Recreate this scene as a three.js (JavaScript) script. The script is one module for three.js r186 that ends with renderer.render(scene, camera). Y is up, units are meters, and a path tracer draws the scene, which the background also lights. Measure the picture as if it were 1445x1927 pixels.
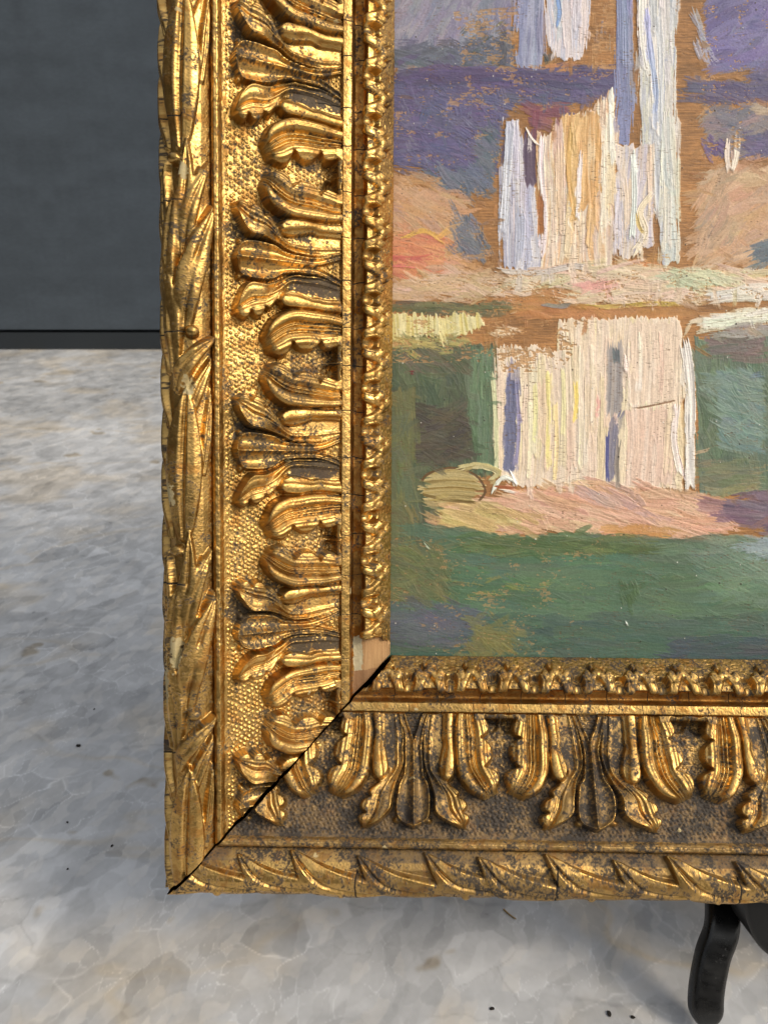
import * as THREE from 'three';

// ---------------------------------------------------------------- camera, sky, sun, exposure
const K = 0.00016;                       // metres per drawing unit of the frame (0.16 mm)
const rad = (d) => d * Math.PI / 180;
const scene = new THREE.Scene();
const camera = new THREE.PerspectiveCamera(62.1, 767 / 1024, 0.01, 30);
camera.position.set(0, 1570 * K, 0);     // the table top is y = 0
camera.rotation.set(rad(-24), 0, 0);
camera.focus = 0.252;
camera.userData.fStop = 32;
camera.updateMatrixWorld(true);

const sunDir = new THREE.Vector3(0.66, 0.66, 0.36).normalize();
{
  const w = 256, h = 128, d = new Float32Array(w * h * 4), v = new THREE.Vector3();
  for (let j = 0; j < h; j++) for (let i = 0; i < w; i++) {
    const el = ((j + 0.5) / h - 0.5) * Math.PI, az = ((i + 0.5) / w - 0.5) * 2 * Math.PI;
    v.set(Math.cos(el) * Math.cos(az), Math.sin(el), Math.cos(el) * Math.sin(az));
    const up = Math.max(0, v.y), c = Math.max(0, v.dot(sunDir));
    let l = 0.22 + 0.60 * Math.pow(up, 0.8);                       // overcast: brighter overhead
    let veil = 2.0 * Math.pow(c, 5) + 4.5 * Math.pow(c, 30);      // thin cloud round the sun
    if (v.y < 0) { l = 0.10; veil *= Math.max(0, 1 + v.y * 6); }
    const k = (j * w + i) * 4;
    d[k] = l * 0.93 + veil * 1.0; d[k + 1] = l * 0.99 + veil * 0.94; d[k + 2] = l * 1.08 + veil * 0.82; d[k + 3] = 1;
  }
  const sky = new THREE.DataTexture(d, w, h, THREE.RGBAFormat, THREE.FloatType);
  sky.mapping = THREE.EquirectangularReflectionMapping;
  sky.magFilter = THREE.LinearFilter; sky.needsUpdate = true;
  scene.background = sky; scene.environment = sky;
}
const sun = new THREE.DirectionalLight(0xffecd0, 2.0);
sun.position.copy(sunDir).multiplyScalar(3); sun.target.position.set(0, 0.1, -0.25);
sun.castShadow = true; sun.shadow.radius = 28; sun.shadow.mapSize.set(2048, 2048);
Object.assign(sun.shadow.camera, { left: -0.8, right: 0.8, top: 0.8, bottom: -0.8, near: 0.5, far: 6 });
scene.add(sun, sun.target);
const renderer = new THREE.WebGLRenderer({ antialias: true });
renderer.toneMapping = THREE.LinearToneMapping;
renderer.toneMappingExposure = 0.82;
renderer.shadowMap.enabled = true;

// ---------------------------------------------------------------- noise and small helpers
const clamp = (x, a = 0, b = 1) => x < a ? a : x > b ? b : x;
const mix = (a, b, t) => a + (b - a) * t;
const ss = (a, b, x) => { const t = clamp((x - a) / (b - a)); return t * t * (3 - 2 * t); };
const gs = (x, w) => Math.exp(-(x * x) / (w * w));
function hash(x, y, s = 0) {
  let h = Math.imul(x | 0, 374761393) ^ Math.imul(y | 0, 668265263) ^ Math.imul(s | 0, 1274126177);
  h = Math.imul(h ^ (h >>> 13), 1274126177); h ^= h >>> 16;
  return (h >>> 0) / 4294967296;
}
const RT = new Float32Array(65536); for (let i = 0; i < 65536; i++) RT[i] = hash(i, 7, 99);
function vn(x, y, s = 0) {
  const i = Math.floor(x), j = Math.floor(y); let u = x - i, v = y - j;
  u = u * u * (3 - 2 * u); v = v * v * (3 - 2 * v);
  const i0 = (i + s * 57) & 255, i1 = (i0 + 1) & 255, j0 = ((j + s * 131) & 255) << 8, j1 = (j0 + 256) & 65535, a = RT[i0 | j0], b = RT[i1 | j0], c = RT[i0 | j1], d = RT[i1 | j1];
  return a + (b - a) * u + (c - a) * v + (a - b - c + d) * u * v;
}
const fbm = (x, y, s = 0, o = 4) => { let r = 0, a = 0.5, n = 0; for (let i = 0; i < o; i++) { r += a * vn(x, y, s + i * 17); n += a; x *= 2.03; y *= 2.03; a *= 0.5; } return r / n; };
let seed = 12345;
const rnd = () => { seed = (Math.imul(seed, 1664525) + 1013904223) >>> 0; return seed / 4294967296; };
function spline(pts, t) {                 // Catmull-Rom through points, t in 0..1
  const n = pts.length - 1, f = clamp(t) * n, i = Math.min(n - 1, Math.floor(f)), u = f - i;
  const p0 = pts[Math.max(0, i - 1)], p1 = pts[i], p2 = pts[i + 1], p3 = pts[Math.min(n, i + 2)], r = [];
  for (let k = 0; k < p1.length; k++) r[k] = 0.5 * (2 * p1[k] + (p2[k] - p0[k]) * u + (2 * p0[k] - 5 * p1[k] + 4 * p2[k] - p3[k]) * u * u + (3 * p1[k] - p0[k] - 3 * p2[k] + p3[k]) * u * u * u);
  return r;
}
function dataTex(w, h, data, srgb) {
  const t = new THREE.DataTexture(data, w, h, THREE.RGBAFormat);
  t.magFilter = THREE.LinearFilter; t.minFilter = THREE.LinearMipmapLinearFilter; t.generateMipmaps = true;
  t.wrapS = t.wrapT = THREE.MirroredRepeatWrapping;
  if (srgb) t.colorSpace = THREE.SRGBColorSpace;
  t.needsUpdate = true; return t;
}
const lit = (o) => { o.traverse((m) => { if (m.isMesh) m.castShadow = m.receiveShadow = true; }); return o; };
function tag(o, label, category, group, kind) {
  Object.assign(o.userData, { label, category });
  if (group) o.userData.group = group;
  if (kind) o.userData.kind = kind;
  return o;
}
const lin = (v) => { v /= 255; return v <= 0.04045 ? v / 12.92 : Math.pow((v + 0.055) / 1.055, 2.4); };
const toSRGB = (v) => 255 * (v <= 0.0031308 ? v * 12.92 : 1.055 * Math.pow(v, 1 / 2.4) - 0.055);

// ---------------------------------------------------------------- stone table top
{
  const N = 1664, M = 1300, x0 = -0.58, x1 = 0.16, zf = 0.06, zb = -1.1, d = new Uint8Array(N * M * 4), rg = new Uint8Array(N * M * 4);
  const vOf = (z) => Math.log((0.5 - z) / (0.5 - zf)) / Math.log((0.5 - zb) / (0.5 - zf)), zOf = (v) => 0.5 - (0.5 - zf) * Math.pow((0.5 - zb) / (0.5 - zf), v);   // finer towards the front
  const cell = (x, y, s) => {             // nearest and second nearest crystal
    const i = Math.floor(x), j = Math.floor(y); let a = 9, b = 9, id = 0;
    for (let dj = -1; dj <= 1; dj++) for (let di = -1; di <= 1; di++) {
      const px = i + di + hash(i + di, j + dj, s), py = j + dj + hash(i + di, j + dj, s + 1), r = Math.abs(px - x) + 0.6 * Math.abs(py - y) + 0.5 * Math.abs(px - x + py - y);
      if (r < a) { b = a; a = r; id = hash(i + di, j + dj, s + 2); } else if (r < b) b = r;
    }
    return [b - a, id];
  };
  for (let j = 0; j < M; j++) for (let i = 0; i < N; i++) {
    const x = mix(x0, x1, i / N), z = zOf(j / M);
    const w1 = fbm(x * 34, z * 34, 1, 4) - 0.5, w2 = fbm(x * 34, z * 34, 2, 4) - 0.5, w3 = vn(x * 330, z * 330, 3) - 0.5;
    const wx = x + 0.010 * w1 + 0.0012 * w3, wz = z + 0.010 * w2 + 0.001 * w3;
    const A = cell(wx * 50 + wz * 16, wz * 56 - wx * 12, 10), C = cell(wx * 170 + 3, wz * 150 + wx * 40, 20);
    const cloud = fbm(x * 8, z * 8, 31, 4), warm = fbm(wx * 19 + 5, wz * 25, 33, 4), fine = vn(x * 800, z * 800, 35) - 0.5, mid = fbm(wx * 110, wz * 130, 37, 3) - 0.5, pale = fbm(wx * 30, wz * 36, 39, 3);
    let v = 0.47 + 0.15 * (A[1] - 0.5) * ss(0, 0.10, A[0]) + 0.11 * (C[1] - 0.5) * ss(0, 0.12, C[0]) + 0.24 * (cloud - 0.5) + 0.16 * mid + 0.03 * fine;
    v += 0.17 * gs(A[0], 0.035) * ss(0.45, 0.75, pale) + 0.13 * gs(C[0], 0.045) * ss(0.5, 0.8, vn(x * 90, z * 90, 43));
    v -= 0.06 * gs(A[0], 0.03) * ss(0.5, 0.3, pale);
    const vein = Math.abs(fbm(x * 6.5 + 0.6 * z, z * 14, 51, 5) - 0.5), vein2 = Math.abs(fbm(wx * 9 + 9, wz * 15, 55, 4) - 0.5);
    let b = ss(0.52, 0.74, warm) * 0.6 + 0.6 * gs(vein, 0.014) * ss(0.3, 0.6, cloud) + 0.14 * (C[1] > 0.78 ? 1 : 0);
    const spot = ss(0.78, 0.85, fbm(wx * 42, wz * 60, 61, 3)) * 1.3;
    v -= 0.07 * gs(vein2, 0.008) * ss(0.42, 0.6, warm);
    b = clamp(b + spot * 0.7); v -= spot * 0.12 + 0.03 * b;
    const k = (j * N + i) * 4;
    d[k] = toSRGB(clamp(v * mix(0.97, 1.07, b))); d[k + 1] = toSRGB(clamp(v * mix(0.995, 0.965, b))); d[k + 2] = toSRGB(clamp(v * mix(1.05, 0.82, b))); d[k + 3] = 255;
    rg[k] = 0; rg[k + 1] = clamp(0.40 + 0.22 * (cloud - 0.5) + 0.35 * mid + 0.1 * b) * 255; rg[k + 2] = 0; rg[k + 3] = 255;
  }
  const P = [], T = [], I = [], nz = 64;
  for (let j = 0; j <= nz; j++) { const z = j === 0 ? 0.4 : zOf((j - 1) / (nz - 1)); for (const x of [-1.3, 1.3]) { P.push(x, 0, z); T.push((x - x0) / (x1 - x0), z > zf ? -(z - zf) * 1.5 : vOf(z)); } }
  for (let j = 0; j < nz; j++) { const a = j * 2; I.push(a, a + 1, a + 2, a + 1, a + 3, a + 2); }
  const n = P.length / 3, ring = [[-1.3, 0.4], [1.3, 0.4], [1.3, -1.1], [-1.3, -1.1]];          // edge and underside of the slab
  ring.forEach(([x, z]) => { P.push(x, -0.00005, z, x, -0.03, z); T.push(0.2, 0.2, 0.25, 0.2); });
  for (let k = 0; k < 4; k++) { const a = n + k * 2, b = n + ((k + 1) % 4) * 2; I.push(a, a + 1, b, b, a + 1, b + 1); }
  I.push(n + 1, n + 5, n + 3, n + 1, n + 7, n + 5);
  const top = new THREE.BufferGeometry(); top.setAttribute('position', new THREE.Float32BufferAttribute(P, 3)); top.setAttribute('uv', new THREE.Float32BufferAttribute(T, 2)); top.setIndex(I);
  const flat = top.toNonIndexed(); flat.computeVertexNormals();
  const table = new THREE.Mesh(flat, new THREE.MeshPhysicalMaterial({ map: dataTex(N, M, d, true), roughnessMap: dataTex(N, M, rg), roughness: 1, metalness: 0, ior: 1.5 }));
  table.name = 'table_top'; tag(table, 'polished grey quartzite table top with beige patches and pale veins', 'table', null, 'structure');
  scene.add(lit(table));
}
// ---------------------------------------------------------------- unseen slabs added to keep light off the left and darken front reflections
{
  const m = new THREE.MeshStandardMaterial({ color: new THREE.Color().setRGB(0.06, 0.055, 0.05), roughness: 0.9 });
  const side = new THREE.Mesh(new THREE.BoxGeometry(0.12, 2.4, 3.6), m); side.position.set(-1.5, 0.6, 0.3); side.name = 'added_wall';
  tag(side, 'unseen dark slab added beside the table to block light', 'added_wall', null, 'structure'); scene.add(lit(side));
  const front = new THREE.Mesh(new THREE.BoxGeometry(4.4, 1.3, 0.12), m); front.position.set(0.4, 0.0, 2.0); front.name = 'added_wall_001';
  tag(front, 'unseen dark slab added facing the frame to darken its reflections', 'added_wall', null, 'structure'); scene.add(lit(front));
}
// ---------------------------------------------------------------- dark panel behind the table
{
  const g = new THREE.Group(); g.name = 'cabinet'; g.position.set(0, 0, -1.072);
  tag(g, 'dark slate grey metal cabinet front standing behind the stone table top', 'cabinet');
  const N = 512, d = new Uint8Array(N * N * 4);
  for (let j = 0; j < N; j++) for (let i = 0; i < N; i++) {
    const v = 1 + 0.20 * (fbm(i / 26, j / 26, 5, 4) - 0.5) + 0.03 * (vn(i / 3, j / 40, 8) - 0.5) + 0.06 * (vn(i / 2, j / 2, 9) - 0.5), k = (j * N + i) * 4;
    d[k] = 78 * v; d[k + 1] = 87 * v; d[k + 2] = 97 * v; d[k + 3] = 255;
  }
  const map = dataTex(N, N, d, true); map.repeat.set(3, 1.2);
  const m = new THREE.MeshStandardMaterial({ map, roughness: 0.62, metalness: 0.35 });
  const m2 = new THREE.MeshStandardMaterial({ color: 0x2c3238, roughness: 0.6, metalness: 0.2 });
  const box = (n, w, h, dd, y, z, mt) => { const o = new THREE.Mesh(new THREE.BoxGeometry(w, h, dd), mt); o.name = n; o.position.set(0, y, z); g.add(o); return o; };
  box('plinth', 2.4, 0.0212, 0.05, 0.0108, -0.025, m2);
  box('front_panel', 2.4, 0.418, 0.04, 0.0255 + 0.209, -0.02, m);
  box('carcass', 2.36, 0.44, 0.3, 0.222, -0.205, m2);
  box('upper_panel', 2.4, 0.3, 0.04, 0.4495 + 0.15, -0.022, m2);
  scene.add(lit(g));
}

// ================================================================ the gilded frame
// Frame units: U right, V up from the outer lower left corner, z towards the viewer; rails are described
// by t (across, from the outer edge) and s (along).
const W = 2400, H = 2100, TW = 386;
const frameAt = new THREE.Matrix4().makeRotationFromEuler(new THREE.Euler(rad(-20.59), rad(-1.24), rad(-0.37), 'XYZ')).setPosition(-0.06048, 0.05062, -0.19092);   // leaning back on the easel, corner 5 cm above the table
const place = (o) => { frameAt.decompose(o.position, o.quaternion, o.scale); scene.add(lit(o)); return o; };

const PROF = [[14, -95], [9, -40], [7, 20], [6.5, 66], [8, 92], [14, 113], [26, 128], [42, 135], [58, 133], [72, 125], [83, 112],
  [85.5, 107], [88, 117], [92, 120], [98, 119], [101, 114], [102.5, 106],
  [109, 100], [125, 91], [150, 78], [180, 62], [210, 45], [240, 29], [265, 16], [285, 6], [294, 0],
  [295.5, 4], [297, 9.5], [305, 7.5], [312, 5], [313.5, 1], [315, -12], [318, -15], [334, -14], [337, -8],
  [338.5, 2], [341, 7], [350, 3], [360, -12], [372, -31], [382, -48], [386, -56], [386.5, -58.5], [379, -60]];
const QL = [0];
for (let i = 1; i < PROF.length; i++) QL.push(QL[i - 1] + Math.hypot(PROF[i][0] - PROF[i - 1][0], PROF[i][1] - PROF[i - 1][1]));
const QT = QL[QL.length - 1], qAt = (i) => QL[i];
const qRib0 = qAt(10), qCove0 = qAt(16), qFil0 = qAt(25), qFil1 = qAt(30), qGr1 = qAt(34), qSight1 = qAt(41);
function prof(q) {
  q = clamp(q, 0, QT - 1e-6); let i = 1; while (QL[i] < q) i++;
  const f = (q - QL[i - 1]) / (QL[i] - QL[i - 1]);
  return [mix(PROF[i - 1][0], PROF[i][0], f), mix(PROF[i - 1][1], PROF[i][1], f)];
}
const PN = [];                             // smoothed profile, position and normal per unit of arc
for (let q = 0; q <= Math.ceil(QT); q++) {
  const r = 7, a = prof(q - r), b = prof(q + r), l = Math.hypot(b[0] - a[0], b[1] - a[1]) || 1;
  PN.push([-(b[1] - a[1]) / l, (b[0] - a[0]) / l]);
}
const norm = (q) => { const i = Math.min(PN.length - 2, Math.floor(q)), f = q - i; return [mix(PN[i][0], PN[i + 1][0], f), mix(PN[i][1], PN[i + 1][1], f)]; };

// ---- relief buffers: curved leaf patches are rasterised into height and id
class Relief {
  constructor(w, h, res, wrap) { this.w = Math.ceil(w / res); this.h = Math.ceil(h / res); this.res = res; this.wrap = wrap; this.z = new Float32Array(this.w * this.h); this.id = new Uint8Array(this.w * this.h); }
  tri(a, b, c, id) {
    const r = this.res, x0 = Math.floor(Math.min(a[0], b[0], c[0]) / r), x1 = Math.ceil(Math.max(a[0], b[0], c[0]) / r), y0 = Math.max(0, Math.floor(Math.min(a[1], b[1], c[1]) / r)), y1 = Math.min(this.h - 1, Math.ceil(Math.max(a[1], b[1], c[1]) / r));
    const den = (b[1] - c[1]) * (a[0] - c[0]) + (c[0] - b[0]) * (a[1] - c[1]); if (Math.abs(den) < 1e-9) return;
    for (let y = y0; y <= y1; y++) for (let x = x0; x <= x1; x++) {
      const px = x * r, py = y * r, u = ((b[1] - c[1]) * (px - c[0]) + (c[0] - b[0]) * (py - c[1])) / den, v = ((c[1] - a[1]) * (px - c[0]) + (a[0] - c[0]) * (py - c[1])) / den;
      if (u < -0.02 || v < -0.02 || u + v > 1.02) continue;
      let xx = x; if (this.wrap) xx = ((x % this.w) + this.w) % this.w; else if (x < 0 || x >= this.w) continue;
      const k = y * this.w + xx, z = u * a[2] + v * b[2] + (1 - u - v) * c[2];
      if (z > this.z[k]) { this.z[k] = z; this.id[k] = id; }
    }
  }
  patch(A, B, f, id, nt = 60, nc = 26) {   // A, B: edge curves; f(t, c) height
    let last = null;
    for (let i = 0; i <= nt; i++) {
      const t = i / nt, a = spline(A, t), b = spline(B, t), row = [];
      for (let j = 0; j <= nc; j++) { const c = j / nc; row.push([mix(a[0], b[0], c), mix(a[1], b[1], c), f(t, c)]); }
      if (last) for (let j = 0; j < nc; j++) { this.tri(last[j], last[j + 1], row[j], id); this.tri(last[j + 1], row[j + 1], row[j], id); }
      last = row;
    }
  }
  bump(x, y, rx, ry, h, id, base = 0) {
    const r = this.res;
    for (let j = Math.max(0, Math.floor((y - ry) / r)); j <= Math.min(this.h - 1, (y + ry) / r); j++) for (let i = Math.floor((x - rx) / r); i <= (x + rx) / r; i++) {
      const d = 1 - ((i * r - x) / rx) ** 2 - ((j * r - y) / ry) ** 2; if (d <= 0) continue;
      let xx = i; if (this.wrap) xx = ((i % this.w) + this.w) % this.w; else if (i < 0 || i >= this.w) continue;
      const k = j * this.w + xx, z = base + h * Math.sqrt(d); if (z > this.z[k]) { this.z[k] = z; this.id[k] = id; }
    }
  }
  soften(n = 1) {
    for (let p = 0; p < n; p++) {
      const s = this.z.slice(), W0 = this.w;
      for (let y = 1; y < this.h - 1; y++) for (let x = 0; x < W0; x++) {
        const l = this.wrap ? (x + W0 - 1) % W0 : Math.max(0, x - 1), r = this.wrap ? (x + 1) % W0 : Math.min(W0 - 1, x + 1);
        this.z[y * W0 + x] = (4 * s[y * W0 + x] + 2 * (s[y * W0 + l] + s[y * W0 + r] + s[(y - 1) * W0 + x] + s[(y + 1) * W0 + x]) + s[(y - 1) * W0 + l] + s[(y - 1) * W0 + r] + s[(y + 1) * W0 + l] + s[(y + 1) * W0 + r]) / 16;
      }
    }
  }
  curve(rr) {                              // height above its neighbourhood: worn crests
    const c = new Float32Array(this.z.length), W0 = this.w;
    for (let y = 0; y < this.h; y++) for (let x = 0; x < W0; x++) {
      let s = 0, n = 0;
      for (let a = 0; a < 12; a++) {
        let xx = x + Math.round(rr * Math.cos(a * 0.5236)); const yy = clamp(y + Math.round(rr * Math.sin(a * 0.5236)), 0, this.h - 1);
        xx = this.wrap ? ((xx % W0) + W0) % W0 : clamp(xx, 0, W0 - 1); s += this.z[yy * W0 + xx]; n++;
      }
      c[y * W0 + x] = this.z[y * W0 + x] - s / n;
    }
    this.cv = c;
  }
  at(arr, x, y) {
    x /= this.res; y = clamp(y / this.res, 0, this.h - 1.001); if (!this.wrap) x = clamp(x, 0, this.w - 1.001);
    const i = Math.floor(x), j = Math.floor(y), u = x - i, v = y - j, m = (q) => this.wrap ? ((q % this.w) + this.w) % this.w : q;
    const a = j * this.w + m(i), b = j * this.w + m(i + 1);
    return (arr[a] * (1 - u) + arr[b] * u) * (1 - v) + (arr[a + this.w] * (1 - u) + arr[b + this.w] * u) * v;
  }
  idAt(x, y) { let i = Math.round(x / this.res); const j = clamp(Math.round(y / this.res), 0, this.h - 1); i = this.wrap ? ((i % this.w) + this.w) % this.w : clamp(i, 0, this.w - 1); return this.id[j * this.w + i]; }
}

// ---- acanthus half unit: x 0 (stalk axis) .. 500 (axis of the heart-shaped gap), y 0 (fillet) .. 745 (rib)
const UX = 500, UY = 745, unit = new Relief(UX + 4, UY + 20, 2, false);
{
  const edge = (c, w = 0.07) => Math.sqrt(clamp(ss(0, w, c) * ss(0, w, 1 - c)));
  const tip = (t, a = 0.95) => Math.sqrt(1 - ss(a, 1, t));
  // web that joins the leaves to the fillet, with the two round lobes of the heart cut out of it
  for (let y = 0; y < unit.h; y++) for (let x = 0; x < unit.w; x++) {
    const X = x * 2, Y = y * 2, k = y * unit.w + x;
    const d = Math.hypot((X - 451) / 45, (Y - 72) / 50) - 1;
    const cusp = 66;
    let h = 0;
    if (X > 350 && Y < cusp && d > 0) h = 16 * Math.sqrt(clamp(d * 46 / 9)) * Math.sqrt(clamp((cusp - Y) / 8));
    if (Y < 16) h = Math.max(h, 9 * Math.sqrt(clamp((16 - Y) / 12)) * (X > 100 && !(d < 0) ? 1 : 0.15));
    if (h > unit.z[k]) { unit.z[k] = h; unit.id[k] = 1; }
  }
  // body of the cluster between the leaves
  for (let y = 0; y < unit.h; y++) for (let x = 0; x < unit.w; x++) {
    const X = x * 2, Y = y * 2, k = y * unit.w + x, b = 6 * ss(0, 14, Math.min(X - 60, mix(420, 300, ss(0, 420, Y)) - X, 400 - Y - 0.25 * (300 - X)));
    if (b > unit.z[k]) { unit.z[k] = b; unit.id[k] = 1; }
  }
  // large outer leaf: broad roll along its outer side, lobed inner side, blunt curled tip
  unit.patch([[256, -6], [240, 80], [234, 150], [236, 290], [250, 392], [302, 480], [392, 528]],
    [[400, -6], [432, 80], [452, 170], [456, 250], [466, 330], [490, 400], [486, 484]], (t, c) => {
      const lift = mix(9, 17, ss(0, 0.75, t)) - 5 * ss(0.86, 1, t), ce = 1 - 0.30 * (1 - Math.pow(Math.abs(Math.sin(Math.PI * (t * 3.05 + 0.02))), 0.55)) * ss(0.02, 0.2, t) * ss(1, 0.93, t), ec = clamp(c / ce, 0, 1);
      let h = lift;
      if (c < 0.34) h += 10 * Math.sqrt(Math.max(0, 1 - ((c - 0.17) / 0.17) ** 2)) * mix(0.75, 1, ss(0, 0.5, t));
      h += 6.5 * gs(c - 0.385, 0.028) - 4 * gs(c - 0.335, 0.03) + 4 * gs(c - 0.47, 0.025) - 4 * gs(c - 0.43, 0.02) - 3 * gs(c - 0.52, 0.03);
      if (c > 0.52) h += 5.5 * Math.sin(Math.PI * (c - 0.52) / 0.48) * (0.8 + 0.35 * Math.abs(Math.sin(Math.PI * (t * 3.05 + 0.02)))) - 4 * ss(0.6, 1, c) * ss(0.1, 0.5, t) + 0.8 * Math.sin(c * 50) * ss(0.55, 0.62, c) * (1 - ss(0.9, 1, c));
      h += 0.7 * Math.sin(c * 66) * ss(0.05, 0.1, c) * (1 - ss(0.26, 0.33, c)) * (1 - ss(0.5, 0.8, t));
      return c > ce ? 0.05 : Math.max(0.1, h * edge(ec, 0.05) * tip(t, 0.9));
    }, 2, 90, 48);
  // long inner leaf that bends out low, beside the stalk
  unit.patch([[84, -6], [62, 110], [52, 200], [54, 320], [92, 420], [116, 510], [122, 596], [178, 652], [250, 690]],
    [[150, -6], [144, 120], [136, 260], [142, 376], [206, 436], [270, 496], [300, 566], [306, 632], [290, 694]], (t, c) => {
      const lift = mix(6, 17, ss(0.15, 0.8, t)) - 4 * ss(0.88, 1, t), ce = 1 - 0.30 * (1 - Math.pow(Math.abs(Math.sin(Math.PI * (t * 6.1 + 0.1))), 0.55)) * ss(0.46, 0.56, t) * ss(1, 0.94, t), ec = clamp(c / ce, 0, 1);
      let h = lift + 5 * gs(c - 0.05, 0.05) - 5 * gs(c - 0.2, 0.10) * (1 - ss(0.5, 0.65, t)) + 5.5 * gs(c - 0.42, 0.035) + 3.5 * gs(c - 0.52, 0.025) - 4 * gs(c - 0.47, 0.02);
      if (c > 0.52) h += 5 * Math.sin(Math.PI * (c - 0.52) / 0.48) * ss(0.4, 0.6, t) * (0.75 + 0.4 * Math.abs(Math.sin(Math.PI * (t * 6.1 + 0.1)))) - 4 * (1 - ss(0.3, 0.5, t)) * Math.sin(Math.PI * (c - 0.52) / 0.48);
      if (c < 0.4 && t > 0.5) h += 8 * Math.sqrt(Math.max(0, 1 - ((c - 0.2) / 0.2) ** 2)) * ss(0.5, 0.68, t);
      h += 0.8 * Math.sin(c * 50) * ss(0.55, 0.6, c) * (1 - ss(0.9, 1, c));
      return c > ce ? 0.05 : Math.max(0.1, h * edge(ec, 0.045) * tip(t, 0.93));
    }, 3, 90, 44);
  unit.bump(92, 648, 22, 18, 10, 3, 0);
  // slender lobe between the two leaves
  unit.patch([[166, -6], [164, 100], [160, 165], [166, 208], [152, 262], [138, 345], [160, 430]], [[244, -6], [236, 100], [234, 165], [238, 240], [242, 300], [232, 390], [178, 440]], (t, c) => {
    const h = mix(10, 16, ss(0.1, 0.7, t)) + 6 * Math.sqrt(Math.max(0, 1 - ((c - 0.6) / 0.4) ** 2)) - 2.5 * gs(c - 0.3, 0.08) - 3 * ss(0.9, 1, t);
    return Math.max(0.1, h * edge(c, 0.1) * tip(t, 0.9));
  }, 4, 70, 30);
  // fluted stalk
  unit.patch([[58, -4], [26, 90], [0, 180], [0, 300], [0, 420], [0, 560], [0, 640], [0, 690]],
    [[98, -4], [66, 90], [48, 180], [44, 290], [58, 390], [92, 455], [104, 570], [84, 645], [0, 694]], (t, c) => {
      const fl = Math.sin(Math.PI * clamp(c));
      let h = mix(13, 19, t) - mix(8, 10, t) * fl * (1 - ss(0.86, 0.96, t)) + 3 * ss(0.88, 0.97, t);
      h += 4 * gs(c, 0.08) + 3 * gs(c - 0.97, 0.07);
      return Math.max(0.1, h * Math.sqrt(clamp(ss(0, 0.09, 1 - c))) * tip(t, 0.965) * (t < 0.28 ? Math.sqrt(clamp(ss(0, 0.1, c))) : 1));
    }, 5, 80, 30);
  // hatched triangle at the head of the stalk
  for (let y = 4; y < 92; y++) for (let x = 0; x < 40; x++) { const k = y * unit.w + x; if (unit.z[k] < 1) { unit.z[k] = 2 + 1.1 * Math.sin(y * 0.75); unit.id[k] = 0; } }
  unit.soften(1); unit.curve(7);
}
// ---- laurel garland on the outer torus: x along (period 642), y arc from the rib outwards
const LP = 642, LY = 205;
function garland(draw) {
  const laurel = new Relief(LP, LY, 1, true), berries = new Set(); let id = 0;
  const leaf = (b, e, w, bend, o = {}) => {
    id++;
    const dx = e[0] - b[0], dy = e[1] - b[1], L = Math.hypot(dx, dy), nx = -dy / L, ny = dx / L, A = [], B = [];
    for (let i = 0; i <= 12; i++) {
      const t = i / 12, k = bend * Math.sin(Math.PI * t) + (o.s || 0) * Math.sin(2 * Math.PI * t), hw = Math.max(0.6, w * Math.pow(Math.sin(Math.PI * Math.pow(clamp(t * 0.97 + 0.03), o.p || 0.85)), 0.8) + (o.stem || 3) * (1 - ss(0, 0.25, t)));
      A.push([b[0] + dx * t + nx * (k - hw), b[1] + dy * t + ny * (k - hw)]); B.push([b[0] + dx * t + nx * (k + hw), b[1] + dy * t + ny * (k + hw)]);
    }
    const up = o.up || 10;
    laurel.patch(A, B, (t, c0) => {
      const c = c0 * 2 - 1, ac = Math.abs(c);
      let h = mix(o.low || 2.5, up, ss(0, 0.45, t)) - 3 * ss(0.8, 1, t);
      h += (o.dome ?? 3) * (1 - (2 * ac - 1) ** 2) - (o.rib ?? 3.4) * gs(c, 0.11) + 1.6 * gs(ac - 0.2, 0.09) + 1.8 * gs(ac - 0.92, 0.07);
      return Math.max(0.05, h * Math.sqrt(1 - ss(0.9, 1, ac)) * Math.sqrt(ss(0, 0.03, t) * (1 - ss(0.985, 1, t)) + 0.001));
    }, id, 80, 30);
  };
  const berry = (x, y, r = 10) => { id++; berries.add(id); laurel.bump(((x % LP) + LP) % LP, y, r, r, r, id, 9); };
  draw(leaf, berry); laurel.soften(1); laurel.curve(6); laurel.berries = berries;
  return laurel;
}
const S0 = (v) => v - 605;                  // leaf positions follow one berry at s = 605
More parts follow.
